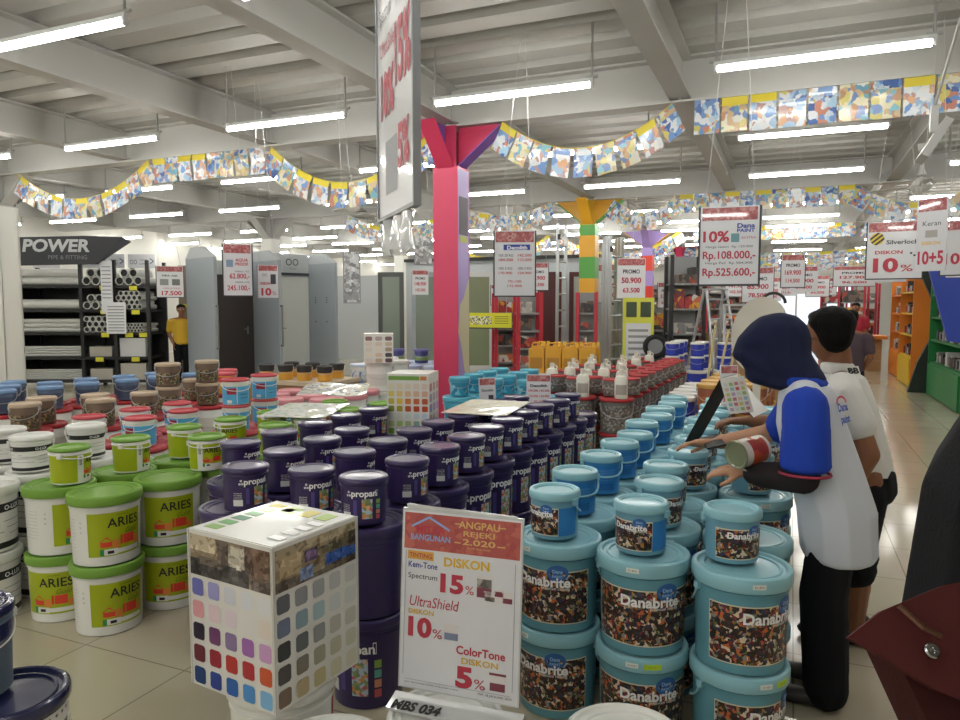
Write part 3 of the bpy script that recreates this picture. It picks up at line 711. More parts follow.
# ---------------------------------------------------------------- foreground
K_n = pail('large_paint_pail', .335, .35, mat('navy_pail_body', '4b5157', .4), mat('navy_lid', '262a4e', .22, coat=.5), handle='wire', hcol=M_white, hd=.3, deep=.03,
           deco=lambda r, D, H, rf: MB().patch(rf, -3.1, 3.1, H * .72, H * .86, .004).build('white_collar', M_white, r))
K_n.put((-2.115, 1.345, 0), face(-2.1, 1.37, .5), 'large pail with navy lid at the lower left corner', 'navy-lidded pails')
K_n2 = pail('paint_pail', .25, .265, mat('steel_blue_pail_body', '5b6a78', .4), plain('navy_lid'), handle='wire', hcol=M_white, hd=.25,
            deco=lambda r, D, H, rf: MB().patch(rf, -3.1, 3.1, H * .62, H * .8, .003).build('navy_band', plain('navy_lid'), r))
K_n2.put((-2.215, 1.30, .352), face(-2.1, 1.37, .3), 'grey-blue pail standing on the large navy-lidded pail', 'navy-lidded pails')
def deco_tone(root, D, H, rf):
    b = MB(); b.ctext('matonetone'[:8], .03, .0, H * .72, rf, .002, 0, .01); b.build('lettering', mat('grey_lettering', '77787c', .5), root)
    MB().patch(rf, 1.25, 1.5, H * .05, H * .85, .0012).build('red_stripe', M_maroon, root)
K_w0 = pail('large_paint_pail', .335, .375, M_white, M_white, handle=None, deco=deco_tone, skirt=.1)
K_w0.put((-1.41, 1.73, 0), face(-1.41, 1.73), 'white pail carrying the colour chart box', 'white pails in the front row')
K_w1 = pail('large_paint_pail', .34, .325, M_white, M_white, handle='wire', hcol=M_white, hback=True)
K_w1.put((-.885, 1.80, 0), 0, 'white pail under the discount sign', 'white pails in the front row')
K_w1.put((-1.10, 1.53, 0), 0, 'white pail between the chart box and the discount sign', 'white pails in the front row')
K_w1.put((-.385, 1.90, 0), 0, 'white pail in front of the light blue stacks', 'white pails in the front row')
# ---------------------------------------------------------------- colour chart boxes
M_card = mat('white_card', 'dedcd6', .35, coat=.35)
P_room1 = print_mat('interior_photo_print', ['6a5a4a', '8a7658', '3a3430', 'b9a888', '504840', '262220', '9a8a70', '6e6e70'], 55, .5, coat=.6)
P_room2 = print_mat('lounge_photo_print', ['8a7858', 'a8946c', '5f6a86', '6a5a44', 'c0b08c', '3a62a8', '7a6a54', '4a4440'], 40, .5, coat=.6)
def swm(c): return mat('swatch_' + c, c, .4, coat=.2)
def room_photo(root, to_face, w, z0, z1, items):
    b = MB(); b.M = to_face; ms = []; k = 0
    for x0, za, x1, zb, c in items:
        m = print_mat('photo_' + c, [c, c, ''.join('%02x' % max(0, int(c[i:i + 2], 16) - 34) for i in (0, 2, 4)), c, ''.join('%02x' % min(255, int(c[i:i + 2], 16) + 26) for i in (0, 2, 4))], 75, .5, coat=.5)
        if m not in ms: ms.append(m)
        k += 1; X = lambda t: -w / 2 + .008 + t * (w - .016); Z = lambda t: z0 + t * (z1 - z0)
        b.rect(X(x0), Z(za), X(x1), Z(zb), -.0012 - .00012 * k, ms.index(m))
    return b.build('photo_strip', ms, root, smooth=False)
def swatch_face(root, w, h, cols, fr, to_face, nm, photo, z0=.06):
    """a 5 x 5 field of round-cornered swatches below a photo strip, drawn in XZ facing -Y"""
    b = MB(); b.M = to_face; n = len(cols[0]); ms = []; dx = w / n
    for r, row in enumerate(cols):
        for c, col in enumerate(row):
            if col not in ms: ms.append(col)
            x0 = -w / 2 + dx * c + dx * .17; z1 = fr - (r + .12) * fr / len(cols); zs = fr / len(cols) * .76; wx = dx * .70; e = wx * .14; z0_ = z1 - zs
            x1 = x0 + wx
            o = [(x0 + e, z0_), (x1 - e, z0_), (x1, z0_ + e), (x1, z1 - e), (x1 - e, z1), (x0 + e, z1), (x0, z1 - e), (x0, z0_ + e)]
            b.add([(p[0], -.0012, p[1]) for p in o], [tuple(range(8))], ms.index(col))
    sw = b.build('swatch_panel', [swm(c) for c in ms], root, smooth=False)
    if photo:
        b = MB(); b.M = to_face; b.rect(-w / 2 + .008, fr + .004, w / 2 - .008, h - .012, -.0012); b.build('photo_strip', photo, root, smooth=False)
    return sw
root = thing('color_chart_box', 'white colour chart box with swatches and room photos on a white pail in front', 'colour chart', (-1.415, 1.717, .3765), math.radians(-7.5))
wB, hB = .345, .47
b = MB(); b.b2((-wB / 2, -wB / 2, 0), (wB / 2, wB / 2, hB)); b.build('box', M_card, root, smooth=False)
colsL = [['6d6fb5', '9a97cc', 'cfd0d8', 'd8dade', 'dcdcde'], ['d99aa0', 'dec6cc', 'dccdd6', 'dedbd9', 'ddd3c8'], ['2a1f33', '6a3566', '857199', '9a5fa8', 'c596c4'], ['6a2030', '9a2433', 'b8322e', 'b02a34', 'c9552e'], ['1f3c70', '27408e', '2360ac', '4a8cc9', '7ab2dc']]
colsR = [['5a5e64', '8c8e92', 'a4a6a8', 'bcbcbc', 'c8c8c6'], ['69748c', '86a0aa', 'a3bcc2', 'ced2d0', 'd0d2d0'], ['2c2d2f', '5c6262', '8d8f8e', 'b9b6aa', 'c4c1b6'], ['453e3a', '7a7264', '9f9a84', 'b8b39c', 'c9c5b2'], ['75604c', 'b3a27c', 'c0b486', 'cbc6a8', 'd2ceb8']]
swatch_face(root, wB, hB, colsL, .335, Matrix.Translation((0, -wB / 2, 0)), 'l', None)
swatch_face(root, wB, hB, colsR, .335, Matrix.Translation((wB / 2, 0, 0)) @ Matrix.Rotation(PI / 2, 4, 'Z'), 'r', None)
room_photo(root, Matrix.Translation((0, -wB / 2, 0)), wB, .338, hB - .012, [(0, 0, 1, 1, '8a7860'), (0, .62, .34, 1, 'c2b496'), (.36, .2, .5, 1, '52443c'), (.5, .3, .72, .92, 'b4ac9c'), (.7, .25, .8, 1, '5a4338'), (.8, .2, 1, 1, '6e5442'), (0, 0, .75, .42, '34302e'), (.5, .1, .62, .4, '4a4644'), (.6, .38, .66, .5, 'cfc8bc'), (.78, 0, 1, .3, '5f5048'), (.1, .3, .4, .5, '6a5f54')])
room_photo(root, Matrix.Translation((wB / 2, 0, 0)) @ Matrix.Rotation(PI / 2, 4, 'Z'), wB, .338, hB - .012, [(0, 0, 1, 1, '8c7a5e'), (0, .78, 1, 1, 'a8987a'), (.05, .3, .3, .78, 'b5a078'), (.34, .45, .5, .74, '4c3f5e'), (.36, .52, .48, .7, '7a5a86'), (.55, .4, 1, .7, '70664e'), (.0, 0, 1, .25, '5c5040'), (.6, .18, 1, .46, '2f56a4'), (.28, .05, .44, .36, '7c8fb4'), (.44, .12, .58, .3, '9a8c70'), (.9, .4, 1, .8, '4a4034')])
b = MB(); b.b2((-wB / 2 + .004, -wB / 2 + .004, hB), (wB / 2 - .004, wB / 2 - .004, hB + .002), 0)
gs = ['7aa84a', '4f9a4c', '2f7a4c', '5a9a5a', '9ab85a', 'c9c05a', 'd9cf6a']
for k in range(6):
    b.b2((-wB / 2 + .03, -wB / 2 + .03 + .05 * k, hB + .002), (-wB / 2 + .085, -wB / 2 + .065 + .05 * k, hB + .003), 1 + k)
    b.b2((wB / 2 - .24, wB / 2 - .085 - 0 * k, hB + .002), (wB / 2 - .20, wB / 2 - .05, hB + .003), 7)
for k in range(3): b.b2((-.06 + .07 * k, .08, hB + .002), (-.01 + .07 * k, .14, hB + .003), 5 + (k % 2))
b.build('top_sheet', [mat('glossy_white_sheet', 'd9dbd6', .25, coat=.3)] + [swm(c) for c in gs], root, smooth=False)
b = MB()
for k in range(4): b.box((wB / 2 - .045 - .0 * k, -.11 + .05 * k, hB + .0045), (.05, .03, .001), 0)
b.build('white_tape', mat('white_tape', 'eeeeee', .3), root, smooth=False)
b = MB()
for sx in (-1, 1):
    for sy in (-1, 1): b.box((sx * wB / 2, sy * wB / 2, hB / 2), (.006, .006, hB))
b.build('edge_tape', mat('clear_tape', 'cfcdc6', .2), root, smooth=False)
root = thing('color_chart_box', 'tall colour chart box in yellows and greens standing on the purple pails', 'colour chart', (-2.22, 4.07, 2 * (QH + .0015)), math.radians(14))
w2, h2 = .27, .385
MB().b2((-w2 / 2, -w2 / 2, 0), (w2 / 2, w2 / 2, h2)).build('box', M_card, root, smooth=False)
cA = [['dcd6bc', 'ddd2ba', 'dcd0bc', 'dacdc0', 'd8c8b8'], ['d9c766', 'dcc07a', 'dbb890', 'd9b49a', 'd2a890'], ['b8a83a', 'd9b83a', 'd27a3a', 'c9683a', 'c05a3a'], ['7f8a2c', 'a8962c', 'b8502c', 'b8481f', 'b8451f'], ['cfd8d0', 'd0d6cc', 'c8d4d4', 'c2cfd8', 'b8c8dc'], ['b5c88a', 'a8c87a', 'a8b88a', '8ab0a0', '8aa4c4'], ['6a9a3a', '1f6a4a', '8a8a6a', '7a7a5a', '2c4a9a']]
swatch_face(root, w2, h2, cA, .33, Matrix.Translation((0, -w2 / 2, 0)), 'f', None)
cB = [['b06a6a', 'c08a8a', 'b89a8a'], ['a88a9a', 'b0a0b8', 'c0a8b0'], ['8a7aa8', 'a890c0', 'b0a8c8'], ['c09a8a', 'b8b0a0', 'c0b8b0'], ['9a8ac0', 'a8a0c8', 'b8b0d0']]
swatch_face(root, w2, h2, cB, .33, Matrix.Translation((w2 / 2, 0, 0)) @ Matrix.Rotation(PI / 2, 4, 'Z'), 'g', None)
b = MB(); b.rect(-w2 / 2 + .01, .345, w2 / 2 - .06, .37, -w2 / 2 - .001, 0); b.rect(w2 / 2 - .055, .345, w2 / 2 - .015, .37, -w2 / 2 - .001, 1); b.build('header_band', [swm('7aa84a'), swm('c97a3a')], root, smooth=False)
root = thing('color_chart_box', 'small pale colour chart box on the white pails by the grey booths', 'colour chart', (-3.95, 6.5, .905), math.radians(30))
MB().b2((-.15, -.15, 0), (.15, .15, .3)).build('box', M_card, root, smooth=False)
swatch_face(root, .3, .3, [['8a6a70', 'b0a0a0', '7a5a60'], ['dcd2c0', 'd8c8b8', 'c8b8a0'], ['d9d0c0', 'e0d8c8', 'a89888'], ['e0d8c0', 'd8c0a8', '504850'], ['d8d0c8', 'c0a890', '604858']], .28, Matrix.Translation((0, -.15, 0)), 'f', None)
# leaflets lying on the small pails
def leaflet(label, c, rz, w, d, pm, tilt=0, z2=.012):
    b = MB(); n = 6; vs = []; fs = []; uv = []
    for i in range(n + 1):
        for j in range(n + 1):
            vs.append((w * (i / n - .5), d * (j / n - .5), z2 * math.sin(i * 1.1) * math.cos(j * .9)))
    for i in range(n):
        for j in range(n):
            q = [(i, j), (i + 1, j), (i + 1, j + 1), (i, j + 1)]
            fs.append([a * (n + 1) + e for a, e in q]); uv.append([(a / n * w, e / n * d) for a, e in q])
    b.add(vs, fs, 0, uv); top = list(b.v); N = len(top)
    b.add([(p[0], p[1], p[2] - .004) for p in top], [f[::-1] for f in fs], 1)
    edge = [i * (n + 1) for i in range(n + 1)] + [n * (n + 1) + j for j in range(1, n + 1)] + [i * (n + 1) + n for i in range(n - 1, -1, -1)] + [j for j in range(n - 1, 0, -1)]
    for a, e in zip(edge, edge[1:] + edge[:1]): b.f.append([a, a + N, e + N, e]); b.m.append(1); b.uv.append(None)
    o = b.build('color_leaflet', [pm, M_card], loc=c); o.rotation_euler = (tilt, 0, rz); return tag(o, label, 'leaflet')
P_leaf1 = print_mat('leaflet_print_green', ['dcdcd4', 'c8d0b0', 'dcdcd4', '9ab08a', 'dcd8c0', 'd0d8dc'], 40, .2, coat=.5)
P_leaf2 = print_mat('leaflet_print_mixed', ['d8dcdc', '5a7aa8', 'd8d4b8', 'c9b85a', 'dcdcdc', '3a4a5a', 'c8b8a8'], 40, .3, coat=.5)
P_leaf3 = print_mat('leaflet_print_cream', ['d9d6bc', 'd6d2b4', 'dcdac6', 'cfcaa8'], 30, .2, coat=.5)
leaflet('pale green printed colour leaflet lying on the lime pails', (-2.86, 3.80, .8275), .35, .42, .62, P_leaf1, 0, .003)
leaflet('mixed colour leaflet lying behind the lime pails on the pink lids', (-3.2, 4.62, .86), .5, .5, .6, P_leaf2, .03)
leaflet('cream colour leaflet lying across the purple pails', (-1.72, 4.12, .8685), .12, .40, .62, P_leaf3, 0, .002)

# ---------------------------------------------------------------- front discount sign
M_sheet = mat('poster_sheet', 'd6d7dc', .3, coat=.5); M_acry = mat('clear_acrylic', 'c4c6c6', .12, coat=1)
M_band = print_mat('red_banner_print', ['b0524e', 'b85a52', 'a84a48', 'c0665a', 'b0524e', 'b0524e'], 60, .3); T_red = mat('red_lettering', 'b8364a', .45); T_yel = mat('yellow_lettering', 'dcb02c', .45); T_blue = mat('blue_lettering', '2c3f9a', .45)
T_gold = mat('gold_lettering', 'd8b070', .45); T_dk = mat('dark_lettering', '3a3a44', .45); T_lb = mat('pale_blue_lettering', '86a8dc', .45); T_pink = mat('pink_lettering', 'd0455a', .45)
root = thing('discount_sign', 'white discount sign in a clear stand with red banner on a white pail', 'sign', (-.855, 1.815, .327), math.radians(4.5))
tl = Matrix.Rotation(math.radians(-5), 4, 'X')
def A4(b): b.M = tl; return b
w, h, z0 = .372, .53, .045
A4(MB()).b2((-w / 2, -.004, z0), (w / 2, .004, z0 + h)).build('holder', M_acry, root, smooth=False)
sh = A4(MB()); sh.rect(-w / 2 + .004, z0 + .004, w / 2 - .004, z0 + h - .006, -.0048); sh = sh.build('sheet', M_sheet, root, smooth=False)
b = A4(MB()); b.rect(-w / 2 + .008, z0 + h - .118, w / 2 - .008, z0 + h - .012, -.0054); b.build('banner', M_band, sh, smooth=False)
T = z0 + h
b = A4(MB()); Y = -.0062
b.text('ANGPAU', .021, .055, T - .043, Y, 0, .02, .125, 'c'); b.text('REJEKI', .016, .055, T - .066, Y, 0, .01, .095, 'c'); b.text('2.020', .017, .055, T - .09, Y, 0, .02, .10, 'c'); b.text('PROMO AKHIR BULAN', .006, .055, T - .102, Y, 0, 0, .07, 'c')
b.text('MITRA', .022, -.095, T - .068, Y, 1, .02, .09, 'c'); b.text('BANGUNAN', .017, -.095, T - .09, Y, 2, .02, .125, 'c')
for a, c in (((-.155, T - .052), (-.1, T - .022)), ((-.1, T - .022), (-.035, T - .055))):
    d = Vector((c[0] - a[0], c[1] - a[1])); nrm = Vector((-d.y, d.x)).normalized() * .003
    b.add([(a[0] - nrm.x, Y, a[1] - nrm.y), (c[0] - nrm.x, Y, c[1] - nrm.y), (c[0] + nrm.x, Y, c[1] + nrm.y), (a[0] + nrm.x, Y, a[1] + nrm.y)], [(0, 1, 2, 3)], 2)
b.rect(-.02, T - .034, .0, T - .031, Y, 0); b.rect(.11, T - .034, .135, T - .031, Y, 0); b.rect(-.02, T - .088, .0, T - .085, Y, 0); b.rect(.11, T - .088, .135, T - .085, Y, 0)
b.build('banner_lettering', [T_gold, mat('banner_red', 'c0304a', .45), T_lb], sh, smooth=False)
b = A4(MB())
b.rect(-.165, T - .148, -.083, T - .123, Y, 4); b.text('TINTING', .013, -.124, T - .142, Y + -.0005, 0, .015, .072, 'c')
b.text('DISKON', .026, .02, T - .158, Y, 1, .03, .14, 'c')
b.text('Kem-Tone', .018, -.162, T - .172, Y, 2, .01, .092); b.text('Spectrum', .016, -.162, T - .204, Y, 3, 0, .092)
b.text('15', .052, -.06, T - .232, Y, 0, .045, .072); b.text('%', .026, .018, T - .232, Y, 0, 0, .026)
b.text('UltraShield', .032, -.155, T - .285, Y, 0, 0, .155, 'l', .2); b.text('DISKON', .015, -.158, T - .308, Y, 1, .02, .08)
b.text('10', .055, -.158, T - .372, Y, 0, .045, .075); b.text('%', .028, -.08, T - .372, Y, 0, 0, .03)
b.text('ColorTone', .024, -.005, T - .405, Y, 0, .025, .148); b.text('DISKON', .018, .012, T - .432, Y, 1, .02, .11)
b.text('5', .058, -.005, T - .498, Y, 0, .05, .052); b.text('%', .03, .052, T - .498, Y, 0, 0, .033)
b.text('syarat dan ketentuan berlaku untuk produk tertentu', .005, -.165, T - .512, Y, 3, 0, .17); b.text('PER 18 JANUARI 2020', .007, .115, T - .513, Y, 3, 0, .1, 'c')
for x0, z1, x1, z2 in ((-.172, T - .122, -.17, T - .49), (.165, T - .13, .167, T - .49)): b.rect(x0, z2, x1, z1, Y, 5)
b.rect(-.165, T - .503, .16, T - .5015, Y, 5)
b.build('lettering', [T_red, T_yel, T_blue, T_dk, mat('orange_panel', 'd8a24a', .5), mat('thin_grey_line', '9a9aa8', .5)], sh, smooth=False)
b = A4(MB())
def can(x, z, ww, hh, m1, m2):
    b.rect(x - ww / 2, z, x + ww / 2, z + hh * .45, Y, m1); b.rect(x - ww / 2, z + hh * .45, x + ww / 2, z + hh * .85, Y, m2); b.rect(x - ww / 2 - .003, z + hh * .85, x + ww / 2 + .003, z + hh, Y, 2)
can(.075, T - .235, .044, .062, 0, 1); can(.092, T - .243, .03, .028, 1, 2); can(.12, T - .243, .026, .036, 2, 0); can(.145, T - .243, .028, .032, 0, 2)
can(-.022, T - .37, .042, .045, 3, 2); can(.122, T - .494, .045, .05, 0, 2); b.rect(.097, T - .45, .147, T - .443, Y - .0004, 0)
b.build('product_pictures', [mat('maroon_picture', '7c3a4a', .5), mat('grey_picture', 'b0a8a8', .5), mat('pale_picture', 'd6d0d0', .5), mat('slate_picture', '7a84a0', .5)], sh, smooth=False)
b = MB(); b.box((0, -.02, .010), (.40, .07, .010), 0, Matrix.Rotation(math.radians(12), 3, 'X')); ft = b.build('foot', M_acry, root, smooth=False)
b = MB(); b.M = Matrix.Translation((.008, -.052, .004)) @ Matrix.Rotation(math.radians(-62), 4, 'X')
b.text('MBS 034', .028, -.195, .0, -.0065, 0, .045, .155, 'l', .25); b.build('lettering', M_ink, ft, smooth=False)
b = A4(MB()); b.poly([(-w / 2 + .015, T), (-w / 2 + .01, T + .012), (0, T + .008), (w / 2 - .02, T + .004), (w / 2 - .02, T)], .002); b.build('plastic_sleeve', M_acry, root, smooth=False)

# ---------------------------------------------------------------- hanging posters
M_ph = print_mat('poster_header_print', ['a85a5a', 'b0686a', 'c08a8a', 'a04a50', 'b87070', '9a4a4c'], 55, .4, coat=.8); M_pframe = mat('poster_frame', '3a3c42', .5); M_plast = mat('plastic_sleeve', 'cfd2d6', .1, coat=1)
STR_TOP = 3.88
def poster(label, x, y, zb, w, h, rz, lines, frame=True, header=.18, group='hanging promotion posters', top=STR_TOP, thick=.012, chrome=False):
    root = thing('hanging_poster', label, 'poster', (x, y, zb), rz, group)
    sh = MB().b2((-w / 2, -thick / 2, 0), (w / 2, thick / 2, h)).build('sheet', M_sheet, root, smooth=False)
    if frame:
        b = MB(); f = .012
        for x0, x1, za, zc in ((-w / 2 - f, -w / 2, -f, h), (w / 2, w / 2 + f, -f, h), (-w / 2, w / 2, -f, 0)): b.b2((x0, -.012, za), (x1, .012, zc))
        b.build('frame', M_pframe if not chrome else mat('pale_frame', '8a8c90', .4), root, smooth=False)
    if header: 
        b = MB(); b.rect(-w / 2 + .01, h * (1 - header), w / 2 - .01, h * .985, -thick / 2 - .001); b.M = Matrix.Rotation(PI, 4, 'Z'); b.rect(-w / 2 + .01, h * (1 - header), w / 2 - .01, h * .985, -thick / 2 - .001)
        b.build('header', M_ph, root, smooth=False)
    b = MB(); ms = []
    for L in lines:
        t, sz, px, pz, m, bold, wd, al = L
        if m not in ms: ms.append(m)
        if t is None: b.rect((px - wd / 2) * w, pz * h, (px + wd / 2) * w, (pz + sz) * h, -thick / 2 - .0014, ms.index(m))
        else: b.text(t, sz * h, px * w, pz * h, -thick / 2 - .0022, ms.index(m), bold, wd * w if wd else None, al)
    if lines: b.build('lettering', ms, sh, smooth=False)
    b = MB()
    dy = FLAT(y) - y if top > 3.6 else 0; ax, ay = dy * math.sin(rz), dy * math.cos(rz); top = 3.905 if top > 3.6 else top
    for s in (-1, 1): b.tube([(s * w * .42, 0, h - .002), (ax + s * .02, ay, top - zb)], .0025, 5)
    b.build('hanging_string', mat('nylon_string', 'bcbcbc', .4), root)
    return root
R_ = T_red
fz = lambda x, y, t=0: math.atan2(-x, y) + t
poster('large framed poster reading 108.000 and 525.600 above the woman', -.37, 4.78, 1.63, .345, .48, fz(-.37, 4.78), [
    ('10%', .14, -.45, .55, R_, .03, .45, 'l'), ('Dana', .06, .43, .72, T_blue, .03, .3, 'r'), ('PAINT', .045, .43, .665, T_blue, .03, .3, 'r'), (None, .11, .1, .54, mat('teal_picture', '6f98a0', .5), 0, .14, ''), ('EKSTRA', .03, .45, .58, R_, 0, .24, 'r'),
    ('Harga Galon  Rp 120.000', .03, 0, .47, T_dk, 0, .8, 'c'), ('Rp.108.000,-', .1, .0, .33, R_, .02, .9, 'c'), ('Harga Pail  Rp 584.000', .03, 0, .26, T_dk, 0, .8, 'c'), ('Rp.525.600,-', .1, 0, .11, R_, .02, .9, 'c')], top=3.88)
poster('framed poster with small red price lines hanging right of the pink column', -2.30, 6.13, 1.585, .36, .58, fz(-2.3, 6.13), [
    ('Decolith', .06, .06, .71, mat('navy_white_lettering', 'e8e8ee', .5), .03, .5, 'c'), (None, .085, .05, .70, T_blue, 0, .66, ''),
    ('15% 20 KG', .04, -.4, .60, T_dk, .01, .36, 'l'), ('184.500', .045, -.4, .53, R_, .02, .36, 'l'), ('142.500', .045, .08, .60, R_, .02, .34, 'l'), ('112.500', .045, .08, .53, R_, .02, .34, 'l'),
    ('10% 5 KG', .04, -.4, .40, T_dk, .01, .34, 'l'), ('170.900', .04, -.4, .33, R_, .02, .34, 'l'), ('10% 5 KG', .04, .08, .40, T_dk, .01, .34, 'l'), ('124.900', .04, .08, .33, R_, .02, .34, 'l'), ('70.100', .04, 0, .2, R_, .01, .34, 'c'), ('172.000', .04, 0, .13, R_, .01, .36, 'c')], top=3.88)
M_ystripe = mat('yellow_stripe', 'd8c02c', .5)
poster('poster reading 10% with a yellow striped emblem hanging right of the aisle', .90, 8.1, 1.76, .47, .55, fz(.9, 8.1), [
    ('Silverlock', .075, -.15, .60, T_dk, .02, .58, 'l'), ('DISKON', .06, -.35, .43, R_, .03, .5, 'l'), ('10', .24, -.38, .12, R_, .04, .46, 'l'), ('%', .12, .12, .12, R_, .01, .22, 'l'),
    (None, .03, .3, .42, T_dk, 0, .04, ''), (None, .03, .36, .38, T_dk, 0, .04, '')], top=3.88)
b = MB(); C = (-.15, .385); r = .062      # round emblem of slanted yellow and black bands
for k in range(7):
    t0, t1 = -1 + 2 * k / 7, -1 + 2 * (k + 1) / 7; q = []
    for t, sg in ((t0, -1), (t0, 1), (t1, 1), (t1, -1)):
        hw = math.sqrt(max(0, 1 - t * t)); u, v = sg * hw, t; q.append((C[0] + r * (u * .77 + v * .64), -.0085, C[1] + r * (u * .64 - v * .77)))
    b.add(q, [(3, 2, 1, 0)], k % 2)
b.build('emblem', [M_ystripe, T_dk], [o for o in COL.objects if o.name.startswith('hanging_poster')][-1], smooth=False)
poster('narrow poster reading 10+5 beside the striped emblem poster', 1.08, 7.25, 1.79, .25, .62, fz(1.08, 7.25, -.5), [('10+5', .18, 0, .1, R_, .03, .85, 'c'), ('Keran', .07, 0, .62, T_dk, 0, .6, 'c'), ('DISKON', .05, 0, .36, T_yel, .02, .6, 'c'), (None, .1, 0, .46, mat('grey_picture2', 'a8a4a0', .5), 0, .4, '')], frame=False, top=3.88)
poster('dark poster edge hanging at the right border of the view', 1.40, 7.9, 1.78, .3, .5, fz(1.4, 7.9, -.4), [('10%', .2, 0, .2, R_, .03, .8, 'c')], top=3.88)
poster('poster reading 62.800 and 245.100 in front of the grey booths', -5.29, 5.93, 1.60, .28, .53, fz(-5.28, 5.93), [
    ('AQUA', .06, .15, .66, R_, .03, .45, 'c'), ('PROOF', .06, .15, .58, R_, .03, .45, 'c'), (None, .14, -.28, .55, mat('bluegrey_picture', '7f93b0', .5), 0, .24, ''), ('HARGA 1 KG', .035, .15, .45, T_dk, 0, .5, 'c'), ('62.800,-', .1, .06, .33, R_, .02, .7, 'c'), ('HARGA 4 KG', .035, .15, .24, T_dk, 0, .5, 'c'), ('245.100,-', .1, .02, .1, R_, .02, .8, 'c')])
poster('small poster reading 10% with a black phone-like picture near the grey booths', -5.33, 6.45, 1.58, .215, .36, fz(-5.33, 6.45), [('10', .22, -.35, .08, R_, .04, .5, 'l'), ('%', .12, .2, .08, R_, 0, .2, 'l'), ('DISKON', .08, -.4, .4, R_, .02, .5, 'l'), (None, .3, .25, .42, T_dk, 0, .26, ''), ('OO', .1, -.3, .65, T_dk, 0, .25, 'l')], chrome=True)
poster('poster reading 17.500 beside the pipe rack', -9.3, 8.85, 1.63, .40, .50, fz(-9.3, 8.85), [('17.500', .14, .05, .06, R_, .03, .75, 'c'), ('PIPA AIR', .06, 0, .66, T_dk, .02, .6, 'c'), (None, .2, -.22, .38, mat('grey_picture3', '8a8c8c', .5), 0, .32, ''), (None, .2, .22, .38, mat('grey_picture4', '6f7270', .5), 0, .3, ''), ('HARGA MULAI', .05, .05, .26, R_, 0, .6, 'c')])
# silver edged narrow posters, seen almost edge-on
P_foil = print_mat('crumpled_foil', ['c8cacc', 'a0a2a4', 'e4e6e8', 'b4b6b8', 'd8dadc', '8c8e90'], 22, .5, rough=.15, coat=1)
def foil(label, x, y, zb, w, h, rz):
    r = poster(label, x, y, zb, w, h, rz, [], header=0, chrome=True); b = MB(); b.rect(-w / 2, 0, w / 2, h, -.0075); b.build('crumpled_film', P_foil, r, smooth=False); return r
foil('narrow poster wrapped in crumpled shiny film near the white booth door', -4.6, 7.0, 1.53, .17, .57, fz(-4.6, 7.0))
foil('shiny film-wrapped poster fragment left of the pink column', -5.0, 9.5, 2.1, .26, .4, fz(-5, 9.5, .4))
# near poster hanging almost edge-on
root = poster('near tall poster in a clear sleeve hanging close to the camera', -1.175, 2.055, 1.80, .47, 1.10, math.radians(-46.5), [
    ('DISKON', .06, -.3, .74, T_yel, .02, .5, 'l'), ('15%', .13, .0, .62, T_dk, .03, .36, 'l'), ('Kem-Tone', .05, -.42, .66, T_dk, 0, .35, 'l'), ('Spectrum', .05, -.42, .58, T_dk, 0, .35, 'l'), ('10%', .13, -.4, .3, R_, .04, .4, 'l'), ('15%', .17, .03, .36, R_, .04, .42, 'l'), ('UltraShield', .05, -.4, .48, R_, 0, .5, 'l'), ('5%', .12, .1, .12, R_, .04, .3, 'l'),
    (None, .16, -.1, .06, mat('grey_picture5', '9a9aa0', .5), 0, .34, '')], header=.12, chrome=True, top=3.88, group='hanging promotion posters')
b = MB(); n = 10
vs = []; fs = []
for i in range(n + 1):
    for j in range(3): vs.append((-.235 + .47 * i / n, .012 * math.sin(i * 2.3 + j) - .004, -.014 - .11 * j / 2 + .012 * math.sin(i * 1.7) * (j > 0)))
for i in range(n):
    for j in range(2): fs.append((3 * i + j, 3 * i + j + 1, 3 * i + 3 + j + 1, 3 * i + 3 + j))
k = len(vs); b.add(vs + [(v[0], v[1] + .002, v[2]) for v in vs], fs + [tuple(q + k for q in f[::-1]) for f in fs]); b.build('loose_sleeve', M_plast, root)
# small promotion stands and cards on the pails
def card(label, x, y, z, w, h, rz, lines, tilt=-.12):
    root = thing('price_card', label, 'price card', (x, y, z), rz, 'price cards on the pails')
    b = MB(); b.M = Matrix.Rotation(tilt, 4, 'X'); b.b2((-w / 2, -.004, .01), (w / 2, .004, h)); sh = b.build('sheet', M_sheet, root, smooth=False)
    b = MB(); b.M = Matrix.Rotation(tilt, 4, 'X'); b.rect(-w / 2 + .005, h * .8, w / 2 - .005, h - .006, -.0052); b.build('header', M_ph, root, smooth=False)
    b = MB(); b.M = Matrix.Rotation(tilt, 4, 'X'); ms = []
    for L in lines:
        t, sz, px, pz, m, bold, wd, al = L
        if m not in ms: ms.append(m)
        if t is None: b.rect((px - wd / 2) * w, pz * h, (px + wd / 2) * w, (pz + sz) * h, -.0054, ms.index(m))
        else: b.text(t, sz * h, px * w, pz * h, -.006, ms.index(m), bold, wd * w, al)
    b.build('lettering', ms, sh, smooth=False)
    MB().b2((-w / 2, -.05, 0), (w / 2, .05, .01)).build('foot', M_acry, root, smooth=False)
z2 = 2 * (QH + .0015)
card('wider price card with small red prices on the rear purple pails', -1.80, 5.34, z2, .19, .27, fz(-1.85, 5.05), [('Decolith', .08, 0, .64, T_dk, .03, .7, 'c'), ('184.500', .07, -.42, .5, R_, .02, .4, 'l'), ('142.500', .07, .04, .5, R_, .02, .4, 'l'), ('170.900', .07, -.42, .34, R_, .02, .4, 'l'), ('124.900', .07, .04, .34, R_, .02, .4, 'l'), ('70.100', .07, 0, .18, R_, .02, .4, 'c')])
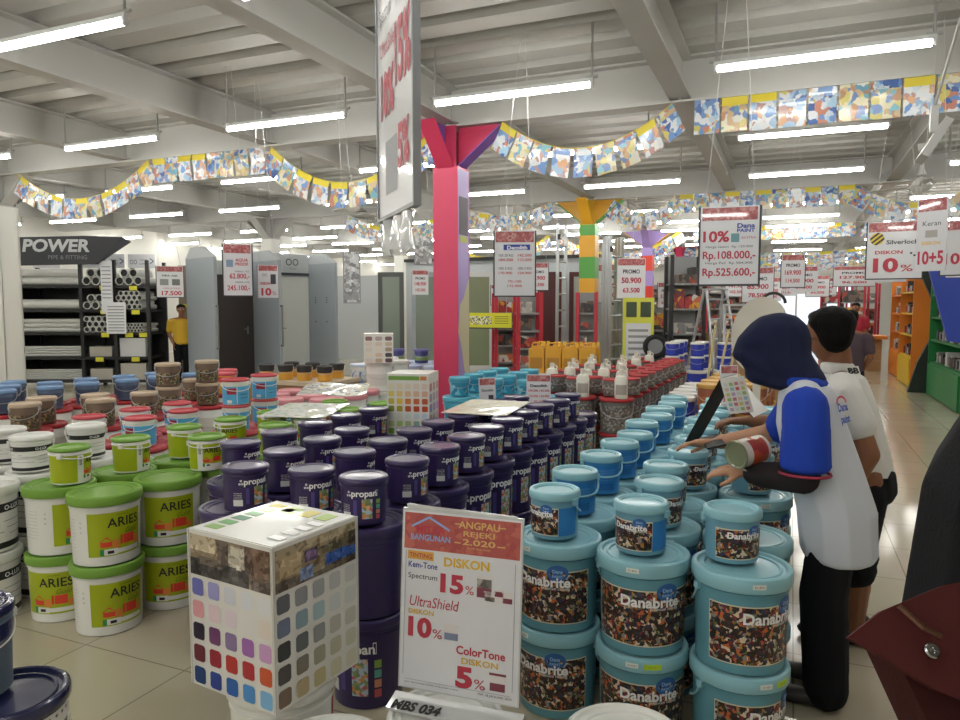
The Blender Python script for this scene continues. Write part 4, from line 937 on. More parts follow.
card('narrow price card reading 10 on the rear purple pails', -2.065, 4.95, z2, .13, .27, fz(-2.1, 5.1, .35), [('x10', .22, 0, .12, R_, .04, .8, 'c'), ('Decolith', .07, 0, .62, T_dk, .02, .7, 'c'), (None, .12, .2, .4, T_dk, 0, .3, '')])
card('price card with 15 standing behind the lime pails', -2.93, 4.62, 2 * (PH + .0015), .16, .28, fz(-2.9, 4.6), [('15', .2, .1, .45, R_, .03, .4, 'l'), (None, .2, -.25, .42, mat('olive_picture', '8a9a5a', .5), 0, .2, ''), ('148.000,-', .08, 0, .22, R_, .02, .8, 'c'), ('577.000,-', .08, 0, .08, R_, .02, .8, 'c')]) if False else None
root = None
# ---------------------------------------------------------------- bunting flags
FLAG = [print_mat('flag_print_%d' % k, c, 16, .45, coat=.3) for k, c in enumerate((
    ['6a8cc0', 'd0d4d8', '4a66a0', 'c4ba6a', 'd0d4d8', '9abcd4', 'b8c4d0', 'b87e6a'],
    ['d8dce0', 'c8d4de', '6a90c4', 'e0e0dc', 'd0a07a', 'd0d4d8', '9ab4d0', 'b08a84'],
    ['c4aa88', '6a9cb4', 'ccc27a', 'd0d0c8', '6f86b4', 'b48a6a', '7ab0c0', 'd8d2b4']))]
M_ytop = mat('yellow_flag_top', 'd6c437', .5)
def bunting(label, pts, n, w=.27, h=.33, tail=0):
    """pts: string anchor path; flags hang from it"""
    x0, y0, z0 = pts[0]
    root = thing('hanging_bunting', label, 'bunting', (x0, y0, z0), 0, 'flag buntings under the roof')
    P = [Vector(p) - Vector(pts[0]) for p in pts]
    MB().tube(P, .004, 5).build('string', M_ytop, root)
    L = [0]
    for a, c in zip(P, P[1:]): L.append(L[-1] + (c - a).length)
    def at(s):
        for i in range(len(P) - 1):
            if s <= L[i + 1]: return P[i].lerp(P[i + 1], (s - L[i]) / (L[i + 1] - L[i]))
        return P[-1]
    st = L[-1] / n
    for k in range(n):
        a, c = at(k * st + .01), at((k + 1) * st - .01); d = (c - a).normalized(); dn = (Vector((0, 0, -1)) - d * d.dot(Vector((0, 0, -1))) * .75).normalized()
        nr = d.cross(dn).normalized(); b = MB(); vs = []; uv = []; m = 4
        for j in range(m + 1):
            off = nr * (.02 * math.sin(j * .9 + k * 1.7) * (j > 0))
            vs += [a + dn * h * j / m + off, c + dn * h * j / m + off]
        u = random.random() * 5
        for t, sg in ((0, 1), (.003, -1)):
            fs = [(2 * j, 2 * j + 1, 2 * j + 3, 2 * j + 2)[::sg] for j in range(m)]
            us = [[(u, -h * j / m), (u + w, -h * j / m), (u + w, -h * (j + 1) / m), (u, -h * (j + 1) / m)][::sg] for j in range(m)]
            b.add([v + nr * t for v in vs], fs, [0] + [1] * (m - 1), us)
        b.uv = b.uv
        b.build('flag', [M_ytop if random.random() < .35 else FLAG[k % 3], FLAG[(k * 2 + k // 3) % 3]], root)
    return root
def swag(a, c, sag, n=14):
    return [(a[0] + (c[0] - a[0]) * i / n, a[1] + (c[1] - a[1]) * i / n, a[2] + (c[2] - a[2]) * i / n - sag * 4 * (i / n) * (1 - i / n)) for i in range(n + 1)]
yb = 7.36
bunting('flag bunting pulled straight under the girder right of the pink column, over the aisle', [(-.93, yb, 3.466), (1.33, yb, 3.466)], 9)
bunting('flag bunting sagging between the pink column and the next beam', swag((-2.92, yb, 3.466), (-1.12, yb, 3.466), .36), 9, .24, .3)
bunting('flag bunting right of the ceiling fan at the view edge', [(1.52, yb, 3.466), (3.6, yb, 3.466)], 9)
bunting('flag bunting pulled straight under the girder left of the near poster', [(-8.0, yb, 3.466), (-6.1, yb, 3.466)], 8)
bunting('flag bunting sagging left of the pink column behind the near poster', swag((-6.0, yb, 3.466), (-3.75, yb, 3.466), .52), 10, .26, .3)
bunting('flag bunting sagging above the pipe rack at the left', swag((-10.7, yb, 3.466), (-8.05, yb, 3.466), .45), 11, .26, .3)
yb = 13.42
bunting('flag bunting under the second girder over the aisle', [(-1.9, yb, 3.466), (.9, yb, 3.466)], 11)
bunting('flag bunting sagging right under the second girder', swag((.92, yb, 3.466), (2.7, yb, 3.466), .35), 7)
bunting('flag bunting sagging right of the striped column', swag((-3.1, 13.42, 3.466), (-1.95, yb, 3.466), .28), 6)
bunting('flag bunting falling left of the striped column', swag((-6.2, yb, 3.466), (-4.3, yb, 3.466), .2), 9)
bunting('flag bunting behind the pink column', swag((-8.9, yb, 3.466), (-6.4, yb, 3.466), .35), 9)
yb = 19.47
for k, (xa, xb, sg) in enumerate(((-2.4, 1.35, .02), (1.55, 3.6, .4), (-6.0, -2.7, .6), (-9.6, -6.3, .6))):
    bunting('flag bunting under the third girder, %s from the right' % ('second', 'first', 'third', 'fourth')[k], swag((xa, yb, 3.466), (xb, yb, 3.466), sg), 12)
for k, (yy, xa, xb, sg) in enumerate(((25.52, -3.4, 3.4, .3), (31.57, -3.4, 3.4, .3), (25.52, -9, -3.8, .8))):
    bunting('distant flag bunting, %s' % ('over the aisle, nearer', 'over the aisle, farther', 'left of the far columns')[k], swag((xa, yy, 3.466), (xb, yy, 3.466), sg), 18, .28, .34)
# ceiling fans
def fan(x, y, lab, drop=.95, ztop=3.902):
    root = thing('ceiling_fan', lab, 'fan', (x, y, ztop), 0, 'ceiling fans'); m = mat('white_fan_enamel', 'cfcfcb', .4)
    b = MB(); b.tube([(0, 0, 0), (0, 0, -drop + .12)], .013, 8); b.build('down_rod', M_rod, root)
    b = MB(); b.lathe([(0, 0), (.06, 0), (.05, -.07), (.015, -.1)][::-1], 20); b.lathe([(.015, -drop + .28), (.03, -drop + .2), (.055, -drop + .14), (.015, -drop + .13)][::-1], 20); b.build('canopy', m, root)
    b = MB(); b.lathe([(0, -drop - .09), (.05, -drop - .085), (.10, -drop - .05), (.13, -drop), (.09, -drop + .05), (.05, -drop + .1), (0, -drop + .12)], 24); b.build('motor', m, root)
    for k in range(3):
        b = MB(); a = 2 * PI * k / 3 + .5; b.M = Matrix.Rotation(a, 4, 'Z') @ Matrix.Translation((0, 0, -drop)) @ Matrix.Rotation(.16, 4, 'X')
        b.poly([(.10, -.02), (.22, -.05), (.62, -.065), (.64, .05), (.22, .05), (.10, .02)], .008, 0, 'z'); b.build('blade', m, root, smooth=False)
fan(1.44, 10.6, 'white ceiling fan hanging over the right side of the aisle', .52, 3.502)
fan(-6.25, FLAT(9.4), 'white ceiling fan left of the pink column', .9)
# grey bracket and conduit beside the fan
b = MB(); b.tube([(1.05, FLAT(5.6), 3.905), (.98, 6.0, 3.35), (.93, 6.35, 2.98)], .012, 6); b.box((.93, 6.38, 2.88), (.05, .05, .2)); b.M = Matrix.Translation((.95, 6.5, 2.74)) @ Matrix.Rotation(math.radians(30), 4, 'Y'); b.box((0, 0, 0), (.06, .34, .3))
tag(b.build('hanging_bracket', mat('grey_housing', 'aeaeac', .5), smooth=False), 'grey slanted metal housing on a conduit over the aisle at right', 'speaker')
# ---------------------------------------------------------------- pipe rack
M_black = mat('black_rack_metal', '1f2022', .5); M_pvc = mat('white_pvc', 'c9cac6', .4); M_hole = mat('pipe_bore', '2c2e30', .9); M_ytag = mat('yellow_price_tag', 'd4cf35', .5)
RO, RZ = Vector((-11.95, 9.28, 0)), math.radians(26); RM = Matrix.Rotation(RZ, 3, 'Z')
root = thing('pipe_rack', 'black pipe rack with angled dark header board at the left', 'rack', RO, RZ)
def inrack(o, p, lab, cat, grp=None): o.location = RO + RM @ Vector(p); o.rotation_euler = (0, 0, RZ); return tag(o, lab, cat, grp)
SHZ = (.12, .55, 1.0, 1.42, 1.86)
for x in (-1.2, .0, .6, 1.2):
    for y in (.03, .83): MB().box((x, y, 1.16), (.06, .06, 2.32)).build('post', M_black, root, smooth=False)
for z in SHZ: MB().b2((-1.17, .0, z - .05), (1.17, .86, z)).build('shelf_board', M_black, root, smooth=False)
MB().b2((-1.22, .06, .1), (-1.2, .86, 1.9)).build('side_panel', M_black, root, smooth=False)
MB().b2((-1.2, .86, .1), (1.2, .88, 1.9)).build('back_panel', M_black, root, smooth=False)
def endpipes(x0, n, rws, z, dia, nm):
    for r in range(rws):
        for k in range(n - (r % 2)):
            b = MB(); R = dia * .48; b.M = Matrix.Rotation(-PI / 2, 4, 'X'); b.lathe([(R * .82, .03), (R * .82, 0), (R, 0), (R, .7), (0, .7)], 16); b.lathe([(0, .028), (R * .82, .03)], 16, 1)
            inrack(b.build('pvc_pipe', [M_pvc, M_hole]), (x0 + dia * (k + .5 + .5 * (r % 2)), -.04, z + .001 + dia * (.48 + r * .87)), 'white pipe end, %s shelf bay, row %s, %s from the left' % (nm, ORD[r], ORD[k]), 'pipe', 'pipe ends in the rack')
for i, (z, dia, rws) in enumerate(((1.86, .155, 2), (1.42, .19, 1), (1.0, .085, 3), (.55, .05, 4), (.12, .04, 5))):
    for r in range(rws):
        inrack(MB().tube([(-1.16, 0, 0), (-.04, 0, 0)], dia * .48, 16).build('pvc_pipe', M_pvc), (0, .12, z + .001 + dia * (.48 + r * .97)), 'white pipe lying lengthwise, %s shelf of the rack, %s from below' % (('top', 'second', 'third', 'fourth', 'bottom')[i], ORD[r]), 'pipe', 'lengthwise pipes in the rack')
endpipes(.05, 3, 2, 1.86, .165, 'top left'); endpipes(.64, 3, 2, 1.86, .165, 'top right')
endpipes(.05, 3, 2, 1.42, .15, 'second left'); endpipes(.64, 5, 4, 1.42, .095, 'second right')
endpipes(.05, 4, 3, 1.0, .11, 'third left'); endpipes(.64, 8, 3, 1.0, .06, 'third right')
b = MB()
for x, z in ((.42, 1.86), (.95, 1.86), (.42, 1.42), (.98, 1.42), (.42, 1.0), (.85, 1.0), (1.1, 1.0), (.3, .55), (.95, .55)): b.box((x, -.006, z - .05), (.14, .01, .08))
b.build('price_tag', M_ytag, root, smooth=False)
b = MB(); b.M = Matrix.Translation((0, -.12, 0))
b.poly([(-1.25, 2.2), (.38, 2.24), (.86, 2.72), (.2, 2.74), (-1.25, 2.70)], .1); b.poly([(.38, 2.24), (.98, 2.64), (.86, 2.72)], .08)
hb = b.build('header_board', mat('charcoal_board', '2f3136', .6), root, smooth=False)
b = MB(); b.text('POWER', .22, -.9, 2.46, -.175, 0, .035, 1.18, 'l', .15); b.text('PIPE & FITTING', .075, -.45, 2.32, -.175, 1, .0, .68); b.build('lettering', [mat('light_grey_letters', 'b9bcbe', .5), mat('mid_grey_letters', '7c8084', .5)], hb, smooth=False)
b = MB(); b.b2((.42, -.1, 1.35), (.62, -.08, 2.3)); b.b2((.5, -.12, .98), (.85, -.105, 1.55)); ps = b.build('price_list', M_sheet, root, smooth=False)
b = MB()
for k in range(9): b.rect(.44, 1.62 + .07 * k, .6, 1.64 + .07 * k, -.102); b.rect(.53, 1.02 + .055 * k, .82, 1.04 + .055 * k, -.122)
b.build('print_lines', mat('grey_print_lines', '8b8d90', .5), ps, smooth=False)
b = MB(); LX = (-1.1, -.25, .1, .66)
for x in LX: b.b2((x, .5, 2.2), (x + .5, .52, 2.46), 0)
bd = b.build('logo_board', M_sheet, root, smooth=False)
b = MB()
for x in LX: b.text('OO', .09, x + .04, 2.27, .49, 0, .0, .13); b.text('TOTAL', .035, x + .22, 2.33, .49, 0, 0, .14); b.text('SUPPORT', .035, x + .22, 2.26, .49, 0, 0, .16); b.text('>', .18, x + .41, 2.24, .49, 0, 0, .07)
b.build('logo_print', mat('navy_logo_print', '3c4660', .5), bd, smooth=False)
for k, (x, z, w, h) in enumerate(((.88, .551, .46, .34), (.3, .121, .4, .2), (.88, .121, .46, .3), (.3, .551, .4, .18))):
    inrack(MB().box((0, 0, h / 2), (w, .3, h)).build('fittings_box', P_foil if k == 0 else mat('pale_carton', 'aeaaa0', .6), smooth=False), (x, .2, z), ('printed carton of fittings', 'long pale carton at the bottom', 'square pale carton', 'flat pale carton')[k] + ' in the lower right of the pipe rack', 'box')
# ---------------------------------------------------------------- grey door booths
M_booth = mat('blue_grey_panel', '98a0a6', .55, vary=.04, vscale=1.5); M_booth2 = mat('pale_grey_panel', 'b4b9bc', .55); M_dkdoor = mat('dark_brown_door', '3d3634', .45); M_wdoor = mat('white_door_leaf', 'd3d6d2', .45); M_chrome = mat('chrome', 'b8babc', .2, metal=1)
def frame_of(A, B):
    d = Vector((B[0] - A[0], B[1] - A[1])); L = d.length; return L, math.atan2(d.y, d.x)
def seg(px, d):   # point on the booth line at a viewing angle
    return None
BZ = math.radians(70); BM = Matrix.Rotation(BZ, 3, 'Z'); BO = Vector((-9.46, 10.07, 0)) + BM @ Vector((0, 1.0, 0))
def booth(label, x, leaf, w=1.3, logo=False):
    p = BO + BM @ Vector((x, 0, 0)); root = thing('display_booth', label, 'booth', p, BZ); H = 2.36
    MB().b2((-.06, -1.0, 0), (0, .1, H)).build('side_panel', M_booth, root, smooth=False)
    b = MB(); b.M = Matrix.Translation((-.03, 0, 0)); b.poly([(-1.0, H), (.1, H), (-.1, H + .2), (-.6, H + .2)], .06, 0, 'x'); b.build('top_gusset', M_booth2, root, smooth=False)
    if not leaf: return root
    b = MB(); b.b2((.0, .0, 0), (.42, .06, H)); b.b2((.42, .0, 2.08), (w - .065, .06, H)); b.build('back_panel', M_booth2, root, smooth=False)
    dk = leaf is M_dkdoor
    d = MB().b2((.47, -.03, 0.02), (1.18, .0, 2.04)).build('door_leaf', leaf, root, smooth=False)
    b = MB(); b.b2((.42, -.04, 0), (.47, .0, 2.09)); b.b2((1.18, -.04, 0), (1.235, .0, 2.09)); b.b2((.47, -.04, 2.04), (1.18, .0, 2.09)); b.build('door_frame', leaf if dk else M_wdoor, root, smooth=False)
    hx, hd = (1.1, -1) if dk else (.56, 1)
    b = MB(); b.box((hx, -.04, 1.0), (.04, .02, .16)); b.tube([(hx, -.06, 1.02), (hx + hd * .1, -.07, 1.02)], .01, 6); b.build('door_handle', M_chrome, d)
    b = MB(); b.tube([(-.03, -1.06, .7), (-.03, -1.06, 1.5)], .016, 8); b.box((-.03, -1.03, .72), (.03, .06, .03)); b.box((-.03, -1.03, 1.48), (.03, .06, .03)); b.build('pull_handle', M_chrome, root)
    if logo:
        b = MB(); b.b2((.0, -.07, 2.12), (w - .07, -.045, 2.56), 0); b.rect(.0, 2.12, w - .07, 2.17, -.072, 1); b.text('OO', .15, .68, 2.32, -.073, 1, 0, .3); b.text('TOTAL', .035, .76, 2.24, -.073, 1, 0, .16); b.build('logo_board', [M_booth2, T_dk], root, smooth=False)
    return root
booth('blue-grey display booth with dark brown door', .0, M_dkdoor)
booth('blue-grey display booth with white door under a logo board', 1.3, M_wdoor, 1.3, True)
r3 = booth('plain blue-grey end panel right of the white booth door', 2.6, None)
b = MB()
for z in (1.55, 1.6, 1.65, 1.15): b.box((-.063, -.3, z), (.01, .03, .02)); b.box((-.063, -.7, z), (.01, .03, .02))
b.build('screw_holes', M_ink, r3, smooth=False)
root = thing('display_booth', 'tan booth with a pale door behind the worker in yellow', 'booth', (-11.5, 11.15, 0), math.radians(24))
MB().b2((0, 0, 0), (1.2, .08, 2.3)).build('back_panel', mat('tan_panel', '8f8172', .6), root, smooth=False)
d = MB().b2((.4, -.05, .02), (1.15, 0, 2.0)).build('door_leaf', M_booth2, root, smooth=False)
MB().b2((.08, -.09, 1.45), (.28, -.05, 1.52)).build('price_tag', M_ytag, root, smooth=False)
# framed glass door samples further along
M_gl = mat('tinted_glass', '7d8a80', .08, coat=1); M_garden = print_mat('patterned_glass', ['7f8c6a', '9aa084', 'b0b49a', '6a7458', 'a0a890', 'c0c4b0'], 30, .5, coat=1)
for k, (x, y, w, mm, g) in enumerate(((-8.15, 13.4, .55, mat('dark_door_frame', '4a4e4c', .5), M_gl), (-7.5, 13.7, .6, M_booth, M_gl), (-6.75, 14.0, .95, M_frame, M_garden), (-5.75, 14.3, .7, mat('maroon_door', '5a2c30', .5), M_booth2), (-4.95, 14.6, .5, mat('maroon_door', '5a2c30', .5), mat('maroon_door', '5a2c30', .5)), (-4.35, 14.9, 1.0, mat('maroon_door', '5a2c30', .5), M_booth2), (-9.0, 17.2, .9, M_frame, M_gl))):
    root = thing('door_sample', ('dark framed glass door sample', 'grey framed glass door sample', 'white framed patterned glass door sample', 'narrow maroon framed door sample with pale panel', 'plain maroon door sample', 'wide maroon framed door sample with pale panel', 'rear white framed glass door sample')[k] + ' in the row behind the booths', 'door sample', (x, y, 0), math.radians(22), 'door samples')
    b = MB()
    for lo, hi in (((0, 0, 0), (.09, .06, 2.2)), ((w - .09, 0, 0), (w, .06, 2.2)), ((.09, 0, 2.1), (w - .09, .06, 2.2)), ((.09, 0, 0), (w - .09, .06, .2))): b.b2(lo, hi)
    b.build('frame', mm, root, smooth=False); MB().b2((.09, .02, .2), (w - .09, .04, 2.1)).build('pane', g, root, smooth=False)
b = MB(); b.b2((-8.8, 15.8, 0), (-3.9, 15.95, 2.55)); b.b2((-8.8, 15.7, 2.55), (-3.9, 15.95, 2.62), 1); tag(b.build('partition_panel', [M_booth2, M_ink], smooth=False), 'pale grey partition with a dark top rail behind the door samples', 'partition')
tag(MB().b2((-16, 17, 0), (-10.3, 17.1, 2.3)).build('partition_panel', M_booth2, smooth=False), 'pale partition far behind the pipe rack', 'partition')
# ---------------------------------------------------------------- mid and far aisles
M_cart = mat('brown_cardboard', 'a5825a', .75, vary=.1); M_redp = mat('red_post', 'b5283a', .45); M_shelf = mat('shelf_grey', '8d8f90', .5); M_dark = mat('dark_panel', '2c2a2c', .55)
GOODS = [print_mat('goods_print_%d' % k, c, 9, .3, coord='Object') for k, c in enumerate((['6a5a4c', '3a3634', '8c7a66', 'a84a3a', '4a4a4c', '2c2a2a'], ['c0bcb4', '8a8c8c', 'd8d4cc', 'b05a50', '6a6c70', 'b0aca4'], ['a83a3a', 'd0ccc4', '7a2c30', 'c86a4a', '3a3a3e', 'd8a03a']))]
def shelf_unit(label, x, y, w, d, h, rz, post, n=4, goods=0):
    root = thing('shelf_unit', label, 'shelf', (x, y, 0), rz, 'shelf units in the rear aisles')
    for px in (-w / 2, w / 2):
        for py in (-d / 2, d / 2): MB().box((px, py, h / 2), (.06, .06, h)).build('post', post, root, smooth=False)
    for k in range(n): MB().b2((-w / 2, -d / 2, .12 + k * (h - .2) / n), (w / 2, d / 2, .15 + k * (h - .2) / n)).build('shelf_board', M_shelf, root, smooth=False)
    MB().b2((-w / 2, d / 2 - .02, 0), (w / 2, d / 2, h)).build('back_panel', M_shelf, root, smooth=False)
    for k in range(n):
        xx = -w / 2 + .06
        z = .151 + k * (h - .2) / n; b = MB()
        while xx < w / 2 - .15:
            ww = random.uniform(.1, .2); hh = random.uniform(.12, (h - .2) / n - .09); b.b2((xx, -d / 2 + .05, z), (xx + ww - .01, d / 2 - .06, z + hh)); xx += ww
        o = b.build('boxed_goods', GOODS[(goods + k) % 3], root, smooth=False); o['kind'] = 'stuff'
    return root
sp = [(-4.2, 11.85, .4, 0, M_redp), (-3.3, 12.4, .32, 2, M_redp), (-4.75, 12.6, .7, 1, M_redp), (-7.6, 17.0, 1.0, 0, M_redp), (-6.2, 18.0, .9, 2, M_redp), (-5.0, 18.6, 1.0, 1, M_redp), (-6.6, 22.5, 1.2, 0, M_redp), (-4.9, 23.4, 1.2, 1, M_redp), (-2.7, 23.5, 1.2, 2, M_redp), (-1.6, 20.2, 1.1, 0, M_redp), (-1.5, 25.5, 1.2, 1, M_redp), (-9.5, 22.5, 1.2, 2, M_redp), (-2.6, 29, 1.4, 0, M_redp), (-5.5, 29, 1.6, 2, M_redp), (-8.2, 28.5, 1.6, 1, M_redp), (-12, 24, 1.6, 1, M_shelf)]
for k, (x, y, w, g, pm) in enumerate(sp):
    shelf_unit('tall shelf with red posts and boxed goods, %s of those in the rear aisles' % (ORD[k]), x, y, w, .6 if k > 2 else .35, 2.3 if k > 2 else 1.72, math.radians(14 if k % 2 else 30), pm, 5, g)
# yellow hanging board behind the pink column
root = thing('hanging_sign_board', 'long yellow printed board hanging behind the pink column', 'sign', (-5.5, FLAT(12.0), 1.1), 0)
MB().b2((0, 0, 0), (1.0 * 1.0, .02, .26)).build('board', mat('yellow_board', 'd3d22a', .5), root, smooth=False)
b = MB(); b.rect(.2, .05, .62, .2, -.004, 0); b.rect(.03, .09, .17, .17, -.004, 1)
for k in range(4): b.rect(.68, .07 + .04 * k, .94, .085 + .04 * k, -.004, 2)
b.build('print', [print_mat('board_lettering', ['d3d22a', '4a5070', 'e0e0d8', 'd3d22a', '6a7080', 'e8e8e0'], 45, .3), M_white, mat('olive_lines', '8a8a2a', .5)], root, smooth=False)
MB().b2((0, -.005, -.02), (1.0, .025, 0)).build('lower_edge', M_ink, root, smooth=False)
for xx in (0,):
    b = MB(); b.tube([(.1, .01, .26), (.1, .01, 2.805)], .004, 5); b.tube([(.9, .01, .26), (.9, .01, 2.805)], .004, 5); b.build('hanging_string', plain('nylon_string'), root)
# ladders beside the striped column
def ladder(label, x, y, rz, h, w=.42, n=9, lean=.0, sec=3):
    root = thing('aluminium_ladder', label, 'ladder', (x, y, 0), rz, 'aluminium ladders'); m = mat('aluminium', 'b9bdc0', .35, metal=.5)
    for s in range(sec):
        for q in (-1, 1):
            b = MB(); b.b2((q * w / 2 - .012 - .0, s * .075, .02), (q * w / 2 + .012, s * .075 + .06, h)); o = b.build('rail', m, root, smooth=False); o.rotation_euler = (lean, 0, 0)
        for k in range(n): MB().tube([(-w / 2, s * .075 + .03, .2 + k * (h - .3) / n), (w / 2, s * .075 + .03, .2 + k * (h - .3) / n)], .016, 8).build('rung', m, root)
    b = MB(); b.b2((-w / 2 - .03, -.02, h - .3), (-w / 2 + .02, .02, h - .2)); b.b2((-w / 2 - .02, -.01, 0), (-w / 2 + .02, .22, .03)); b.b2((w / 2 - .02, -.01, 0), (w / 2 + .02, .22, .03)); b.build('bracket', M_ink, root, smooth=False)
ladder('folded aluminium ladder standing right of the striped column', -3.02, 13.55, math.radians(70), 2.78)
ladder('tall white ladder standing left of the striped column', -3.95, 13.1, math.radians(85), 3.0, .4, 9, 0, 1)
def stepladder(label, x, y, rz, h, n=5):
    root = thing('step_ladder', label, 'ladder', (x, y, 0), rz, 'step ladders'); m = mat('aluminium', 'b9bdc0', .35, metal=.5)
    for s in (-1, 1):
        for q in (-1, 1):
            b = MB(); b.tube([(q * .25, s * .5, .01), (q * .18, s * .03, h)], .024, 6); b.build('leg', m, root)
    for k in range(n):
        t = (k + 1) / (n + .5); MB().box((0, -.5 + .47 * t, h * t), (.48 - .12 * t, .09, .03)).build('step', m, root, smooth=False)
    MB().box((0, 0, h), (.4, .14, .03)).build('top_plate', m, root, smooth=False)
stepladder('aluminium step ladder in the row before the wooden shelf', -1.15, 12.3, math.radians(40), 1.75)
stepladder('shorter aluminium step ladder beside the taller one', -.75, 11.4, math.radians(15), 1.5)
# crates, display stands between the ladders
shelf_unit('dark narrow display tower with red panels left of the ladders', -1.72, 13.0, .55, .5, 2.35, math.radians(20), M_dark, 5, 2)
shelf_unit('white shelf of small goods right of the striped column', -2.6, 14.6, 1.4, .5, 1.5, math.radians(20), M_frame, 3, 0)
root = thing('banner_stand', 'yellow-edged upright banner with small print by the blue pails', 'banner', (-2.32, 12.0, 0), math.radians(14))
MB().b2((-.25, 0, 0), (.25, .03, 1.62)).build('panel', mat('yellow_banner', 'cfd24a', .5), root, smooth=False)
b = MB(); b.rect(-.2, .3, .2, 1.2, -.004, 0); b.rect(-.2, 1.3, -.03, 1.55, -.004, 1); b.rect(.03, 1.3, .2, 1.55, -.004, 1)
b.build('print', [M_sheet, mat('dark_green_print', '3c4a34', .5)], root, smooth=False)
b = MB()
for k in range(8): b.text('harga promo %d' % (k + 1), .04, 0, .36 + .1 * k, -.007, 0, 0, .32, 'c') if False else b.rect(-.16, .36 + .1 * k, .16, .4 + .1 * k, -.007)
b.build('print_lines', mat('grey_print_lines', '8b8d90', .5), root, smooth=False)
for k, (x, y, w, h) in enumerate(((-.5, 9.75, .25, .9), (-.22, 9.9, .22, .75), (-1.15, 13.6, .5, 1.0))):
    o = MB().b2((-w / 2, -.15, 0), (w / 2, .15, h)).build('timber_bundle', mat('pale_timber', 'a9885e', .6, vary=.2, vscale=12), smooth=False); o.location = (x, y, 0); o.rotation_euler = (0, 0, .3)
    tag(o, ('tall pale timber bundle near the step ladders', 'shorter pale timber bundle near the step ladders', 'wide timber bundle behind the step ladder')[k], 'timber')
root = thing('wheelbarrow_tyre', 'black tyre with grey rim leaning by the blue pails', 'tyre', (-1.93, 11.35, .86), math.radians(20))
MB().b2((-.3, -.2, -.86), (.3, .2, -.192)).build('stand', M_dark, root, smooth=False)
b = MB(); b.tube([(.15 * math.cos(t), 0, .15 * math.sin(t)) for t in [2 * PI * i / 24 for i in range(24)]], .04, 10, 0, True); b.build('tyre', mat('black_rubber', '1e1e20', .7), root)
b = MB(); b.M = Matrix.Rotation(PI / 2, 4, 'X'); b.lathe([(0, -.02), (.115, -.03), (.115, .03), (0, .02)], 20); b.build('rim', mat('grey_rim', '8a8c8c', .4), root)
o = None
# hand tools on yellow handles near the rust pails
for k, (x, y, l) in enumerate(((-.95, 8.95, 1.25), (-.86, 9.1, 1.2), (-.78, 9.0, 1.15))):
    root = thing('garden_tool', '%s hand tool with pale handle and yellow head beside the royal blue pails' % ('leaning', 'second leaning', 'third leaning')[k], 'tool', (x, y, 0))
    b = MB(); b.tube([(0, 0, .15), (.12 + .05 * k, .1, l)], .016, 6); b.build('handle', mat('pale_handle', 'c9b98a', .5), root)
    b = MB(); b.poly([(-.12, 0), (.12, 0), (.1, .2), (.03, .26), (-.03, .26), (-.1, .2)], .02); b.build('head', mat('tool_yellow', 'd8c22c', .5) if k != 1 else M_ink, root, smooth=False)
# rounded pale panel behind the woman's head
b = MB(); pts = [(.20 * math.cos(t) * (1 + .12 * math.sin(t)),   .30 * math.sin(t)) for t in [2 * PI * i / 28 for i in range(28)]]
b.M = Matrix.Translation((0, 0, 1.27)) @ Matrix.Rotation(.25, 4, 'Y'); b.poly(pts, .05); b.M = Matrix.Identity(4); b.b2((-.03, .01, 0), (.03, .05, 1.1))
o = b.build('rounded_sign', mat('pale_beige_panel', 'd6cfc2', .5)); o.location = (-.24, 6.15, 0); o.rotation_euler = (0, 0, fz(-.2, 6.2)); tag(o, 'tall rounded cream panel on a post behind the hijab', 'panel')
root = thing('gooseneck_stand', 'grey post with a curved dark hook behind the woman', 'stand', (-.33, 9.15, 0))
b = MB(); b.tube([(0, 0, 0), (0, 0, 1.52)], .03, 8); b.build('post', M_shelf, root)
b = MB(); b.tube([(0, 0, 1.52)] + [(.13 - .13 * math.cos(t), 0, 1.52 + .12 * math.sin(t)) for t in [PI * i / 10 for i in range(1, 11)]], .018, 8); b.build('hook', M_dark, root)
# far posters hanging in rows
sl = [(-3.9, 11.5, 1.75, .34, .45), (-4.35, 12.2, 1.72, .36, .44), (-3.5, 15.0, 1.55, .55, .8), (-4.9, 13.0, 1.55, .3, .42), (-5.6, 14.0, 1.5, .34, .42), (-2.55, 12.5, 1.62, .48, .68), (-2.3, 14.8, 1.45, .36, .5), (-1.95, 15.5, 1.6, .36, .5), (-3.6, 17.2, 1.6, .5, .6), (-5.6, 17.5, 1.6, .5, .6), (-.55, 13.4, 1.55, .5, .6), (.2, 15.5, 1.75, .5, .5), (.55, 19, 1.7, .5, .5), (.25, 22, 1.8, .55, .5), (.9, 24, 1.8, .6, .5), (1.55, 14.4, 1.9, .5, .5), (1.2, 17.3, 1.9, .8, .42), (-.5, 20, 1.6, .5, .6), (-1.2, 18, 1.7, .5, .55), (-6.7, 12.6, 1.7, .32, .48), (-6.1, 13.2, 1.65, .18, .5), (-.15, 26, 1.8, .6, .6), (.0, 11.0, 1.75, .3, .45), (-7.2, 19.2, 1.7, .5, .6)]
for k, (x, y, z, w, h) in enumerate(sl):
    poster('distant red and white promotion poster reading %d.900, hanging in the rear aisles' % (15 + 7 * k), x, y, z, w, h, fz(x, y, random.uniform(-.2, .2)), [
        ('PROMO', .1, 0, .62, T_dk, .03, .6, 'c'), ('%d.900' % (15 + 7 * k), .14, 0, .38, R_, .03, .7, 'c'), ('%d.500' % (48 + 3 * k), .12, 0, .14, R_, .03, .6, 'c')], frame=k % 2 == 0, group='distant promotion posters', top=3.88)
